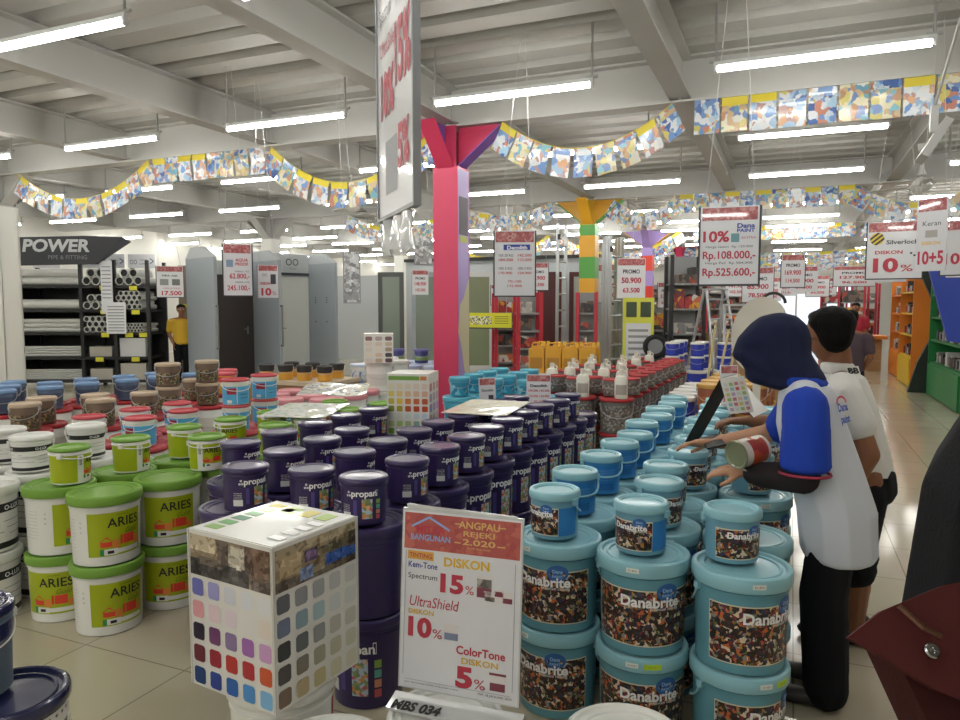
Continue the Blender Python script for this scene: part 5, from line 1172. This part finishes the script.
# ---------------------------------------------------------------- right side racks along the aisle
def goods_row(root, y0, y1, xs, z, hmin, hmax, mts, nm):
    y = y0; k = 0
    while y < y1 - .06:
        w = random.uniform(.07, .16); hh = random.uniform(hmin, hmax)
        b = MB(); yc = y + w / 2; kind = k % 3; q = k % len(mts)
        if kind == 0: b.b2((xs[0], y, z), (xs[1], y + w - .02, z + hh))
        elif kind == 1: b.tube([(xs[0] + .05, yc, z + .006), (xs[0] + .08, yc, z + hh)], .017, 8); b.b2((xs[0] + .02, yc - .035, z + hh - .06), (xs[0] + .14, yc + .03, z + hh), 1)
        else: b.b2((xs[0] + .02, y + .01, z), (xs[0] + .05, y + w - .02, z + hh * .8), 1); b.tube([(xs[0] + .012, yc, z + .02), (xs[0] + .012, yc, z + hh * .7)], .012, 8)
        o = b.build(('boxed_tool', 'hammer', 'carded_tool')[kind], [mts[q], mts[(q + 2) % len(mts)]], ang=.7); k += 1; y += w
        tag(o, ('boxed tool', 'hand hammer', 'tool on a card')[kind] + ', %s, %s from the near end' % (nm, ORD[min(k - 1, 16)]), 'tool', 'tools on the right racks')
def side_rack(label, y0, y1, x0, x1, H, ml, mside, nsh, nm, mts, bottom=None):
    root = thing('tool_rack', label, 'rack', (0, 0, 0))
    b = MB(); b.b2((x1 - .03, y0, 0), (x1, y1, H)); b.build('back_panel', ml, root, smooth=False)
    MB().b2((x0, y0, 0), (x1 - .03, y0 + .04, H)).build('side_panel', mside, root, smooth=False); MB().b2((x0, y1 - .04, 0), (x1 - .03, y1, H)).build('side_panel', mside, root, smooth=False)
    for k in range(nsh):
        z = .55 + k * (H - .6) / nsh
        MB().b2((x0 + .02, y0 + .04, z - .03), (x1 - .03, y1 - .04, z)).build('shelf_board', ml, root, smooth=False)
        goods_row(root, y0 + .08, y1 - .06, (x0 + .08, x1 - .08), z + .001, .1, (H - .6) / nsh - .16, mts, '%s shelf of %s' % (ORD[k], nm))
    if bottom: MB().b2((x0 - .02, y0 + .1, .02), (x0 + .02, y1 - .1, .52)).build('kick_panel', bottom, root, smooth=False)
    return root
M_or = mat('orange_rack_paint', 'd97c22', .45); M_ye = mat('yellow_rack_paint', 'd9b320', .45); M_gr = mat('green_rack_paint', '1f7d3f', .45); M_bl = mat('royal_blue_board', '2540a0', .45); M_dg = mat('dark_green_frame', '1d2a22', .5)
TM = [mat('tool_black', '2a2a2c', .5), mat('tool_steel', '9a9c9e', .3, metal=.7), mat('tool_white', 'd0d0cc', .5), mat('tool_grey', '7a7c7e', .4), mat('tool_brown', '6a4a34', .5)]
side_rack('orange tool rack farthest along the right side of the aisle', 17.0, 18.6, 2.05, 2.6, 2.15, M_or, M_or, 4, 'the orange rack', TM, M_or)
side_rack('yellow tool rack between the orange rack and the dark green arch', 15.0, 16.7, 2.0, 2.6, 2.2, M_ye, M_or, 4, 'the yellow rack', TM + [M_redp], M_ye)
side_rack('green tool rack behind the dark green arch', 11.6, 14.25, 2.15, 2.75, 2.1, M_gr, M_gr, 4, 'the green rack', TM, M_gr)
b = MB(); b.M = Matrix.Translation((2.0, 14.35, 0)) @ Matrix.Rotation(math.radians(0), 4, 'Z')
b.poly([(-.12, 0), (.42, 0), (.42, .5), (.62, 1.25), (.25, 2.15), (-.05, 2.15), (.32, 1.25), (.0, .5)], .12); b.build('angled_frame', M_dg, smooth=False); tag(COL.objects[-1], 'dark green angled arch frame at the end of the green rack', 'frame')
b = MB(); b.M = Matrix.Translation((0, 10.6, 0)); b.poly([(1.80, 1.05), (2.9, .9), (2.9, 2.45), (1.58, 2.3), (1.56, 1.95)], .1); b.b2((2.1, -.04, 0), (2.9, .04, 1.1)); bo = tag(b.build('display_board', M_bl, smooth=False), 'royal blue angled board with a white strip at the right edge', 'board')
MB().b2((1.74, 10.54, 1.84), (2.6, 10.548, 1.92)).build('white_strip', M_white, bo, smooth=False)
for k, (x, y) in enumerate(((1.72, 14.6), (1.95, 13.6), (2.1, 12.8), (1.65, 15.4))):
    o = MB().box((0, 0, 0), (.5, .03, .42)).build('hanging_board', M_dark, smooth=False); o.location = (x, y, 2.36); o.rotation_euler = (.5, .1, fz(x, y, -.3)); tag(o, 'dark tilted panel hanging over the right racks, %s one' % ORD[k], 'panel', 'dark panels over the right racks')
    b = MB(); b.tube([(0, .1, .2), (0, .65, 1.22)], .003, 4); b.build('hanging_string', plain('nylon_string'), o)
for k in range(6):
    o = MB().b2((-.35, -.3, 0), (.35, .3, .235)).build('carton', M_cart, smooth=False); o.location = (1.55 + .04 * (k // 3), 18.9 + 1.0 * (k // 3), .24 * (k % 3)); tag(o, '%s brown carton of the %s pile at the far end of the aisle' % (('bottom', 'middle', 'top')[k % 3], ('nearer', 'farther')[k // 3]), 'box', 'brown cartons at the aisle end')
o = MB().b2((1.15, 18.5, .725), (2.0, 19.4, .8)).build('counter_top', M_or, smooth=False); tag(o, 'orange counter top lying on the brown cartons', 'counter')
for k, (x, y) in enumerate(((1.5, 21.5), (1.9, 23), (1.2, 25.0))):
    shelf_unit('distant red-posted shelf right of the aisle, %s from the front' % ORD[k], x, y, .9, .6, 2.1, math.radians(80), M_redp, 4, k)
# ---------------------------------------------------------------- people
_t = bmesh.new(); bmesh.ops.create_icosphere(_t, subdivisions=2, radius=1); ICO = [v.co.copy() for v in _t.verts]; _t.free()
def capsule_mesh(bm, a, c, ra, rc):
    """hull of two ellipsoids; radii are floats or (x, y, z)"""
    vs = []
    for p, r in ((a, ra), (c, rc)):
        r = (r, r, r) if isinstance(r, (int, float)) else r
        vs += [bm.verts.new((q.x * r[0] + p[0], q.y * r[1] + p[1], q.z * r[2] + p[2])) for q in ICO]
    bmesh.ops.convex_hull(bm, input=vs)
    dead = [v for v in bm.verts if not v.link_faces]
    bmesh.ops.delete(bm, geom=dead, context='VERTS')
def organic(name, chains, mats, parent, voxel=.01, smooth=4, paint=None, cut=None):
    me = bpy.data.meshes.new(name)
    for ch in chains:
        for (a, ra), (c, rc) in zip(ch, ch[1:]):
            bm = bmesh.new(); capsule_mesh(bm, a, c, ra, rc); t = bpy.data.meshes.new('t'); bm.to_mesh(t); bm.free()
            b2 = bmesh.new(); b2.from_mesh(me); b2.from_mesh(t); b2.to_mesh(me); b2.free(); bpy.data.meshes.remove(t)
    o = bpy.data.objects.new(name, me); COL.objects.link(o)
    m = o.modifiers.new('r', 'REMESH'); m.mode = 'VOXEL'; m.voxel_size = voxel
    if smooth: s = o.modifiers.new('s', 'SMOOTH'); s.factor = .5; s.iterations = smooth
    bpy.context.view_layer.update()
    dg = bpy.context.evaluated_depsgraph_get(); new = bpy.data.meshes.new_from_object(o.evaluated_get(dg)); o.modifiers.clear(); o.data = new; new.name = name; bpy.data.meshes.remove(me)
    if cut:
        bm = bmesh.new(); bm.from_mesh(new)
        for co, no in cut:
            bmesh.ops.bisect_plane(bm, geom=bm.verts[:] + bm.edges[:] + bm.faces[:], plane_co=co, plane_no=no, clear_outer=True)
            bmesh.ops.holes_fill(bm, edges=[e for e in bm.edges if e.is_boundary], sides=0)
        bm.to_mesh(new); bm.free()
    if not isinstance(mats, (list, tuple)): mats = [mats]
    new.materials.clear()
    for x in mats: new.materials.append(x)
    for p in new.polygons:
        p.use_smooth = True; p.material_index = paint(p.center) if paint else 0
    if parent: o.parent = parent
    return o
def hand(c, d, palm_n, s=1.0, curl=.5, side=1, thumb=True):
    """chains of a hand: c wrist, d pointing direction, palm_n palm normal"""
    c = Vector(c); d = Vector(d).normalized(); n = Vector(palm_n); n = (n - d * n.dot(d)).normalized(); t = d.cross(n).normalized() * side
    out = [[(c, .021 * s), (c + d * .045 * s + t * .012 * s, .019 * s), (c + d * .085 * s + t * .016 * s, .014 * s)], [(c, .021 * s), (c + d * .045 * s - t * .014 * s, .018 * s), (c + d * .08 * s - t * .026 * s, .013 * s)],
           [(c + d * .08 * s + t * .02 * s, .013 * s), (c + d * .08 * s - t * .024 * s, .012 * s)]]
    for k, (off, L) in enumerate(((.028, .068), (.010, .078), (-.010, .072), (-.028, .056))):
        p = c + d * (.085 - .004 * (k == 3)) * s + t * off * s; q = p; ch = [(p, .0095 * s)]; a = 0
        for j, f in enumerate((.45, .32, .23)):
            a += curl * (.5 + .35 * j); q = q + (d * math.cos(a) + n * math.sin(a) + t * off * .8).normalized() * L * f * s; ch.append((q, (.0088 - .0008 * j) * s))
        out.append(ch)
    if thumb:
        p = c + d * .025 * s + t * .022 * s; q = p + (d * .6 + t * .75 + n * .35).normalized() * .042 * s; r = q + (d * .85 + t * .25 + n * .4).normalized() * .034 * s
        out.append([(p, .014 * s), (q, .0105 * s), (r, .0085 * s)])
    return out
V = Vector
SK = mat('skin_light_brown', 'b98a6c', .5, spec=.35); SK2 = mat('skin_brown', '8a5c42', .5, spec=.35)
M_navyc = mat('navy_cloth', '222743', .85, bump=.15, bscale=220, spec=.2); M_wcloth = mat('white_polo_cloth', 'cfd3dc', .8, bump=.12, bscale=200, spec=.2); M_bcloth = mat('royal_blue_cloth', '2444b0', .75, bump=.12, bscale=200, spec=.2); M_bkcloth = mat('black_cloth', '15161a', .85, spec=.2, bump=.1, bscale=160); M_hair = mat('black_hair', '0d0a08', .7, bump=.4, bscale=120, spec=.15)
M_wht2 = mat('white_tshirt', 'dcdad6', .8, bump=.1, bscale=200, spec=.2); M_shoe = mat('dark_shoe', '25221f', .5)
def head_chains(h, f, s=1.0):
    """h head centre, f facing direction"""
    h = V(h); f = V(f).normalized(); up = V((0, 0, 1)); up = (up - f * up.dot(f)).normalized(); sd = f.cross(up).normalized()
    c = [[(h + up * .025 * s - f * .012 * s, .088 * s), (h - up * .035 * s + f * .02 * s, .072 * s), (h - up * .085 * s + f * .045 * s, .036 * s)],
         [(h + up * .01 * s + f * .085 * s, .012 * s), (h - up * .03 * s + f * .105 * s, .015 * s)],                     # nose
         [(h - up * .058 * s + f * .088 * s - sd * .018 * s, .009 * s), (h - up * .058 * s + f * .088 * s + sd * .018 * s, .009 * s)],  # lips
         [(h + up * .035 * s + f * .075 * s - sd * .035 * s, .014 * s), (h + up * .035 * s + f * .075 * s + sd * .035 * s, .014 * s)]]   # brow
    for q in (-1, 1): c.append([(h + sd * q * .08 * s - f * .005 * s + up * .012 * s, (.012 * s)), (h + sd * q * .084 * s - f * .012 * s - up * .025 * s, .010 * s)])
    return c
def eyes(h, f, s, parent):
    h = V(h); f = V(f).normalized(); up = V((0, 0, 1)); up = (up - f * up.dot(f)).normalized(); sd = f.cross(up).normalized(); b = MB()
    for q in (-1, 1):
        e = h + f * .081 * s + sd * q * .033 * s + up * .008 * s
        b.lathe([(0, -.011), (.008, -.008), (.011, 0), (.008, .008), (0, .011)], 10, 0, e)
        e2 = e + f * .0075; b.lathe([(0, -.006), (.005, -.003), (.006, 0), (.005, .003), (0, .006)], 8, 1, e2)
    b.build('eyes', [mat('eye_white', 'd8d4cc', .3), M_ink], parent)
# --- the woman in the navy hijab; local +Y is where she faces
root = thing('person', 'woman in navy hijab and white and blue work shirt reading beside the light blue pails', 'person', (.135, 2.98, 0), math.radians(86))
Hd = V((0, .21, 1.335)); Fd = V((.12, .80, -.55))
arm = [[(V((-.165, .07, 1.14)), .045), (V((-.205, .06, .90)), .042), (V((-.16, .24, .875)), .031)]]
ch = head_chains(Hd, Fd, .98) + [[(V((0, .12, 1.20)), .05), (Hd - V((0, .03, .04)), .05)],
     [(V((0, .075, 1.12)), (.115, .065, .09)), (V((0, .02, .92)), (.11, .075, .1)), (V((0, -.04, .76)), (.12, .075, .08))],
     [(V((-.07, .08, 1.15)), .045), (V((-.165, .07, 1.14)), .045)], [(V((.07, .08, 1.15)), .045), (V((.165, .09, 1.14)), .045)]] + arm + [
     [(V((.165, .09, 1.14)), .045), (V((.20, .22, .97)), .04), (V((.12, .40, .93)), .030)]]
for q in (-1, 1): ch.append([(V((q * .075, -.045, .74)), .07), (V((q * .085, -.0, .43)), .056), (V((q * .085, -.03, .09)), .038), (V((q * .09, .03, .035)), .034), (V((q * .10, .13, .025)), .025)])
ch += hand((-.145, .265, .872), (.15, 1, -.05), (.3, 0, -1), 1.0, .45, 1) + hand((.11, .425, .925), (-.4, .9, .0), (-.3, -.2, -1), 1.0, .35, -1)
body = organic('body', ch, [SK], root, .0065, 3)
eyes(Hd, Fd, .98, root)
hj = organic('hijab', [[(Hd + V((0, -.035, .04)), (.110, .115, .10)), (Hd + V((0, -.05, -.04)), (.110, .10, .09)), (V((0, .085, 1.22)), (.098, .082, .04))],
      [(Hd + V((0, -.01, .045)), (.10, .10, .09)), (Hd + V((0, .075, .01)), (.082, .05, .055)), (Hd + V((0, .115, -.025)), (.055, .02, .03))],
      [(Hd + V((0, .085, -.02)), (.088, .035, .045)), (Hd + V((0, .0, -.06)), (.10, .09, .08))],
      [(Hd + V((0, .03, -.10)), (.085, .06, .045)), (V((0, .11, 1.2)), (.09, .07, .04))]], M_navyc, root, .009, 8)
sh = organic('shirt', [[(V((0, .075, 1.165)), (.15, .10, .055)), (V((0, .055, 1.05)), (.180, .125, .10)), (V((0, .01, .9)), (.172, .135, .1)), (V((0, -.04, .74)), (.182, .14, .06)), (V((0, -.055, .57)), (.182, .135, .03))],
      [(V((-.11, .075, 1.16)), .072), (V((-.165, .07, 1.145)), .070)], [(V((.11, .08, 1.16)), .07), (V((.165, .085, 1.145)), .07)]], [M_wcloth], root, .009, 4)
organic('collar', [[(V((0, .085, 1.205)), (.115, .088, .03)), (V((0, .10, 1.235)), (.10, .085, .02))]], M_bcloth, sh, .008, 3)
organic('sleeve', [[(V((-.165, .068, 1.135)), .081), (V((-.197, .062, 1.06)), .082), (V((-.215, .06, .93)), (.073, .088, .03))]], M_bcloth, root, .009, 4)
organic('sleeve', [[(V((.165, .085, 1.135)), .08), (V((.20, .17, 1.0)), .072)]], M_bcloth, root, .009, 4)
b = MB(); pts = [(.072 * math.cos(t) - .212, .085 * math.sin(t) + .06, .905 + .0 * t) for t in [2 * PI * i / 24 for i in range(24)]]; b.tube(pts, .005, 6, 0, True); b.build('sleeve_piping', mat('red_piping', 'a82c4a', .6), sh)
organic('under_sleeve', [[(V((-.205, .06, .98)), .058), (V((-.208, .065, .885)), .058), (V((-.17, .20, .875)), .05), (V((-.162, .235, .875)), .043)]], mat('dark_maroon_sleeve', '1f1519', .85), root, .008, 4)
organic('trousers', [[(V((0, -.035, .76)), (.14, .10, .05)), (V((0, -.035, .66)), (.15, .11, .06))]] + [[(V((q * .075, -.035, .64)), .085), (V((q * .085, -.01, .43)), .085), (V((q * .085, -.03, .07)), .08)] for q in (-1, 1)], M_bkcloth, root, .01, 3)
for q in (-1, 1): organic('shoe', [[(V((q * .09, -.05, .038)), (.042, .05, .036)), (V((q * .10, .13, .03)), (.042, .05, .028))]], M_shoe, root, .008, 3, cut=[(V((0, 0, .004)), V((0, 0, -1)))])
b = MB(); b.M = Matrix.Translation((-.02, -.088, 1.09)) @ Matrix.Rotation(.12, 4, 'Y') @ Matrix.Rotation(.25, 4, 'X')
lg = MB(); lg.M = Matrix.Translation((-.075, -.052, 1.105)) @ Matrix.Rotation(-.4, 4, 'Z') @ Matrix.Rotation(-.24, 4, 'X')
lg.text('Dana', .03, -.035, .012, -.004, 0, .035, .075); lg.text('paint', .028, -.03, -.03, -.004, 0, .035, .07)
vs = [(.0 + .042 * math.cos(t) * r, -.004, .04 + .028 * math.sin(t) * r) for r in (1, .72) for t in [PI * i / 10 for i in range(11)]]; lg.add(vs, [(i, i + 1, 12 + i, 11 + i) for i in range(10)], 1)
lg.build('back_logo', [mat('logo_blue', '3a55b8', .6), mat('logo_red', 'd0455a', .6)], sh, smooth=False)
WR = root
# --- can she holds, phone, paper
rootc = thing('paint_can', 'white and red paint can held tilted in the hands over the pails', 'paint can', (-.13, 2.84, .955), 0)
rootc.rotation_euler = (0, math.radians(84), math.radians(50))
b = MB(); b.lathe([(0, -.062), (.05, -.062), (.052, -.06), (.052, .06), (.05, .062), (0, .062)], 28); b.build('body', mat('can_cream', 'd8cfc4', .35, coat=.3), rootc)
b = MB(); b.lathe([(.0525, -.03), (.0525, .045)], 28, 0); b.build('label', print_mat('can_print', ['c8532c', 'b8462c', 'd8cfc4', 'a83a2c', 'd8b88a', 'b85a3a'], 18, .3, coord='Object'), rootc)
b = MB(); b.lathe([(0, -.066), (.044, -.066), (.047, -.069), (.053, -.069), (.054, -.062), (.05, -.06)], 28); b.build('lid', mat('can_lid_olive', '9a9a78', .35, metal=.5), rootc)
b = MB(); b.box((0, 0, 0), (.075, .15, .009)); b = b.build('phone', M_ink, smooth=False); b.location = (-.285, 3.10, .935); b.rotation_euler = (.1, -.25, .3); tag(b, 'dark phone held over the pails beside the paint can', 'phone')
b = MB(); b.box((0, 0, 0), (.06, .09, .004)); b = b.build('paper_slip', M_white, smooth=False); b.location = (-.165, 2.845, .905); b.rotation_euler = (.2, .35, .2); tag(b, 'white paper slip under the tilted paint can', 'paper')
# --- the man in the white shirt behind her
root = thing('person', 'man with dark hair in white polo shirt bending behind the woman in hijab', 'person', (.27, 3.60, 0), math.radians(82))
Hd = V((0, .12, 1.37)); Fd = V((.7, .6, -.42))
ch = head_chains(Hd, Fd, 1.02) + [[(V((0, .06, 1.2)), .055), (Hd - V((0, .04, .05)), .055)],
     [(V((0, .06, 1.1)), (.16, .10, .12)), (V((0, -.0, .9)), (.13, .1, .1)), (V((0, -.05, .74)), (.15, .11, .09))],
     [(V((-.07, .05, 1.16)), .055), (V((-.19, .03, 1.13)), .055)], [(V((.07, .05, 1.16)), .055), (V((.19, .06, 1.13)), .055)],
     [(V((-.20, .03, 1.13)), .058), (V((-.235, -.075, .88)), .046), (V((-.215, .02, .66)), .034)], [(V((.19, .06, 1.13)), .055), (V((.22, .24, .92)), .045), (V((.10, .45, .93)), .034)]]
for q in (-1, 1): ch.append([(V((q * .09, -.05, .74)), .09), (V((q * .09, -.01, .42)), .064), (V((q * .09, -.04, .28)), .062), (V((q * .09, -.04, .09)), .04), (V((q * .09, .03, .04)), .036), (V((q * .10, .14, .028)), .026)])
ch += hand((-.212, .03, .635), (0, .25, -1), (1, 0, 0), 1.05, .4, -1) + hand((.095, .475, .93), (-.5, .85, 0), (0, 0, -1), 1.05, .5, -1)
organic('body', ch, [SK2], root, .0075, 3)
eyes(Hd, Fd, 1.02, root)
organic('hair', [[(Hd + V((-.02, -.02, .055)), (.098, .102, .075)), (Hd + V((-.045, -.04, -.015)), (.075, .07, .07))], [(Hd + V((.03, .03, .075)), (.07, .06, .035)), (Hd + V((-.02, -.02, .07)), (.09, .09, .05))]], M_hair, root, .008, 3)
sh = organic('shirt', [[(V((0, .055, 1.15)), (.165, .11, .06)), (V((0, .03, 1.03)), (.195, .13, .1)), (V((0, -.03, .85)), (.165, .12, .1)), (V((0, -.055, .74)), (.165, .12, .05)), (V((0, -.055, .66)), (.165, .122, .03))],
      [(V((-.13, .04, 1.14)), .075), (V((-.205, .025, 1.11)), .078), (V((-.225, -.03, 1.0)), .075)], [(V((.13, .05, 1.14)), .075), (V((.2, .06, 1.11)), .075), (V((.212, .15, 1.02)), .072)]], M_wht2, root, .009, 4)
organic('collar', [[(V((0, .07, 1.2)), (.085, .075, .022)), (V((0, .075, 1.235)), (.075, .07, .015))]], M_wht2, sh, .006, 2)
b = MB(); b.M = Matrix.Translation((-.05, .008, 1.212)) @ Matrix.Rotation(-.62, 4, 'Z') @ Matrix.Rotation(-.35, 4, 'X'); b.rect(-.04, -.02, .04, .02, -.001, 0); b.text('BB', .026, .0, -.013, -.003, 1, .05, .065, 'c'); b.build('collar_print', [M_white, M_ink], sh, smooth=False)
organic('trousers', [[(V((0, -.055, .76)), (.16, .12, .06)), (V((0, -.055, .68)), (.17, .13, .08))]] + [[(V((q * .09, -.05, .68)), .105), (V((q * .092, -.02, .42)), .095), (V((q * .092, -.03, .34)), .092)] for q in (-1, 1)], M_bkcloth, root, .01, 3)
for q in (-1, 1): organic('shoe', [[(V((q * .09, -.05, .04)), (.044, .05, .038)), (V((q * .10, .14, .03)), (.044, .055, .028))]], M_shoe, root, .008, 3, cut=[(V((0, 0, .004)), V((0, 0, -1)))])
# --- dark figure at the right edge with the maroon bag
root = thing('person', 'person in black headscarf and black coat at the right edge, close to the camera', 'person', (.37, 1.28, 0), math.radians(-62))
Hd = V((0, .03, 1.42)); Fd = V((0, 1, -.1))
ch = head_chains(Hd, Fd, 1.0) + [[(V((0, 0, 1.22)), .05), (Hd - V((0, .02, .05)), .05)], [(V((0, 0, 1.12)), (.15, .09, .12)), (V((0, 0, .9)), (.12, .09, .1)), (V((0, -.01, .78)), (.15, .11, .1))]]
for q in (-1, 1):
    ch.append([(V((q * .08, 0, 1.2)), .05), (V((q * .17, 0, 1.18)), .05), (V((q * .20, -.02, .92)), .04), (V((q * .19, .10, .76)), .03)])
    ch.append([(V((q * .085, -.01, .76)), .09), (V((q * .085, .0, .43)), .058), (V((q * .085, -.03, .09)), .04), (V((q * .09, .03, .036)), .034), (V((q * .10, .13, .026)), .025)])
    ch += hand((q * .188, .12, .735), (0, .5, -.8), (-q, 0, 0), 1, .5, q)
organic('body', ch, [SK], root, .0075, 3); eyes(Hd, Fd, 1.0, root)
organic('headscarf', [[(Hd + V((0, -.025, .04)), (.112, .12, .10)), (Hd + V((0, -.03, -.08)), (.12, .12, .1)), (V((0, -.01, 1.22)), (.20, .15, .10)), (V((0, -.01, 1.0)), (.235, .165, .05))]], M_bkcloth, root, .01, 4)
organic('coat', [[(V((0, 0, 1.15)), (.18, .11, .08)), (V((0, 0, .95)), (.19, .13, .1)), (V((0, -.01, .7)), (.215, .175, .1)), (V((0, -.01, .12)), (.27, .23, .05))]] + [[(V((q * .15, 0, 1.17)), .075), (V((q * .20, -.02, .93)), .07), (V((q * .19, .09, .775)), .055)] for q in (-1, 1)], M_bkcloth, root, .011, 4)
for q in (-1, 1): organic('shoe', [[(V((q * .09, -.05, .04)), (.042, .05, .036)), (V((q * .10, .13, .03)), (.042, .05, .028))]], M_shoe, root, .008, 3, cut=[(V((0, 0, .004)), V((0, 0, -1)))])
M_mar = mat('maroon_leather', '4f2423', .75, bump=.08, bscale=150, spec=.15); M_mard = mat('dark_maroon_leather', '3c1b1a', .75, bump=.08, bscale=150, spec=.15)
root = thing('handbag', 'maroon leather handbag with a round silver snap and chain at the lower right', 'bag', (.215, 1.02, .87), 0)
root.rotation_euler = (-.55, 0, math.radians(23))
b = MB(); b.poly([(.0, -.04), (.17, -.06), (.19, .20), (.14, .25), (-.06, .20)], .07); b.build('body', M_mard, root, ang=.9)
b = MB(); b.M = Matrix.Translation((0, -.048, 0)); b.poly([(-.12, .20), (-.025, .137), (.10, .09), (.2, .17), (.21, .30), (.02, .265), (-.07, .232)], .01); b.build('flap', M_mar, root, ang=.9)
b = MB(); b.M = Matrix.Translation((-.022, -.062, .183)) @ Matrix.Rotation(PI / 2, 4, 'X'); b.lathe([(0, .001), (.003, .002), (.004, .004), (.008, .004), (.010, .002), (.010, 0)], 20); b.build('snap', M_chrome, root)
b = MB(); b.tube([(-.05, -.062, .238), (-.03, -.07, .21), (-.008, -.066, .2)], .004, 6); 
for k in range(9):
    c = V((.06 - .012 * k, -.066, .19 - .026 * k)); b.tube([c + V((.009 * math.cos(t), 0.003 * (k % 2), .014 * math.sin(t))) for t in [2 * PI * i / 10 for i in range(10)]], .0028, 5, 0, True)
b.build('chain_strap', mat('dull_brass_chain', '7a5a4a', .35, metal=.8), root)
# --- worker in yellow near the booths
def simple_person(label, loc, rz, shirt, pants, hgt=1.0, hairm=M_hair, sk=SK2):
    root = thing('person', label, 'person', loc, rz); k = hgt
    def S_(l): return [[(p * k, r * k if isinstance(r, (int, float)) else tuple(q * k for q in r)) for p, r in c] for c in l]
    Hd = V((0, .03, 1.57)); Fd = V((0, 1, -.05))
    ch = head_chains(Hd, Fd, 1) + [[(V((0, 0, 1.36)), .055), (Hd - V((0, .02, .05)), .052)], [(V((0, 0, 1.25)), (.17, .10, .13)), (V((0, 0, 1.02)), (.14, .1, .1)), (V((0, 0, .9)), (.15, .11, .1))]]
    for q in (-1, 1):
        ch.append([(V((q * .07, 0, 1.36)), .05), (V((q * .20, 0, 1.33)), .055), (V((q * .24, -.05, 1.06)), .042), (V((q * .19, .08, .88)), .032)]); ch += hand((q * .185, .1, .86), (0, .4, -1), (-q, 0, 0), 1.05, .4, q)
        ch.append([(V((q * .09, 0, .86)), .09), (V((q * .09, .01, .48)), .062), (V((q * .09, -.02, .09)), .042), (V((q * .09, .03, .036)), .036), (V((q * .10, .14, .026)), .026)])
    organic('body', S_(ch), [sk], root, .011, 2); eyes(Hd * k, Fd, k, root)
    organic('hair', S_([[(Hd + V((0, -.025, .05)), (.095, .102, .07)), (Hd + V((0, -.055, -.01)), (.088, .055, .06))]]), hairm, root, .011, 2)
    organic('shirt', S_([[(V((0, 0, 1.33)), (.18, .10, .06)), (V((0, 0, 1.2)), (.2, .13, .1)), (V((0, 0, .98)), (.18, .135, .1)), (V((0, 0, .85)), (.18, .135, .05))]] + [[(V((q * .15, 0, 1.32)), .07), (V((q * .215, 0, 1.30)), .075), (V((q * .235, -.03, 1.14)), .07)] for q in (-1, 1)]), shirt, root, .012, 3)
    organic('trousers', S_([[(V((0, 0, .92)), (.155, .12, .05)), (V((0, 0, .84)), (.16, .125, .08))]] + [[(V((q * .09, 0, .84)), .1), (V((q * .09, .01, .48)), .082), (V((q * .09, -.02, .08)), .075)] for q in (-1, 1)]), pants, root, .012, 3)
    for q in (-1, 1): organic('shoe', S_([[(V((q * .09, -.05, .044)), (.044, .05, .036)), (V((q * .10, .14, .034)), (.044, .055, .028))]]), M_shoe, root, .009, 2, cut=[(V((0, 0, .004)), V((0, 0, -1)))])
    return root
simple_person('worker in a yellow shirt and dark trousers by the grey booth', (-10.76, 10.48, 0), math.radians(-125), mat('mustard_cloth', 'c9a22c', .8), M_bkcloth, .90)
simple_person('distant person with dark hair and dark clothes walking down the aisle', (.62, 9.2, 0), math.radians(10), mat('dark_pattern_cloth', '4a3a44', .8), M_bkcloth, .86)
simple_person('distant person in a red shirt at the end of the aisle', (1.25, 17.2, 0), math.radians(170), mat('red_cloth', 'a8283c', .8), M_bkcloth, .92)
# --- tented colour chart on the light blue pails
root = thing('chart_stand', 'tented colour chart with dark inner side standing on the light blue pails', 'colour chart', (-.235, 3.48, .8275), math.radians(-12))
M_inner = mat('dark_chart_inside', '1f1d1b', .6, spec=.2)
b = MB(); b.add([(-.19, -.12, .012), (-.02, -.12, .345), (-.02, .12, .345), (-.19, .12, .012)], [(0, 1, 2, 3)], 0); b.add([(-.194, -.12, .012), (-.024, -.12, .347), (-.024, .12, .347), (-.194, .12, .012)], [(3, 2, 1, 0)], 0); b.build('left_leaf', [M_inner, M_card], root, smooth=False)
b = MB(); b.add([(-.022, -.125, .346), (.125, -.125, .185), (.125, .125, .185), (-.022, .125, .346)], [(0, 1, 2, 3)], 0); b.add([(-.022, -.125, .342), (.12, -.125, .183), (.12, .125, .183), (-.022, .125, .342)], [(3, 2, 1, 0)], 1); b.build('right_leaf', [M_card, M_inner], root, smooth=False)
b = MB(); P0 = V((-.024, -.128, .345)); ex = V((.105, 0, .02)); ez = V((.045, -.0, -.155)) 
b.add([P0, P0 + ex * 1.0, P0 + ex + ez, P0 + ez], [(0, 3, 2, 1)], 0)
cols = ['c8d4c8', '9ab86a', 'c87a8a', 'd8b8a8', '8ac0c8', 'd06a6a', 'c9c46a', 'b8a0c0']
for r in range(6):
    for c in range(4):
        q = P0 + V((0, -.002, 0)) + ex * (.1 + .22 * c) + ez * (.14 + .14 * r); b.add([q, q + ex * .15, q + ex * .15 + ez * .09, q + ez * .09], [(0, 3, 2, 1)], 1 + (r * 3 + c) % 8)
b.build('chart_page', [M_card] + [swm(c) for c in cols], root, smooth=False)
card('price card standing among the rear light blue pails', -.36, 5.05, .83, .12, .27, fz(-.36, 5.05, .4), [('10', .2, 0, .5, R_, .03, .5, 'c'), ('8.800', .12, 0, .28, R_, .02, .7, 'c'), ('38.800', .12, 0, .1, R_, .02, .8, 'c')])
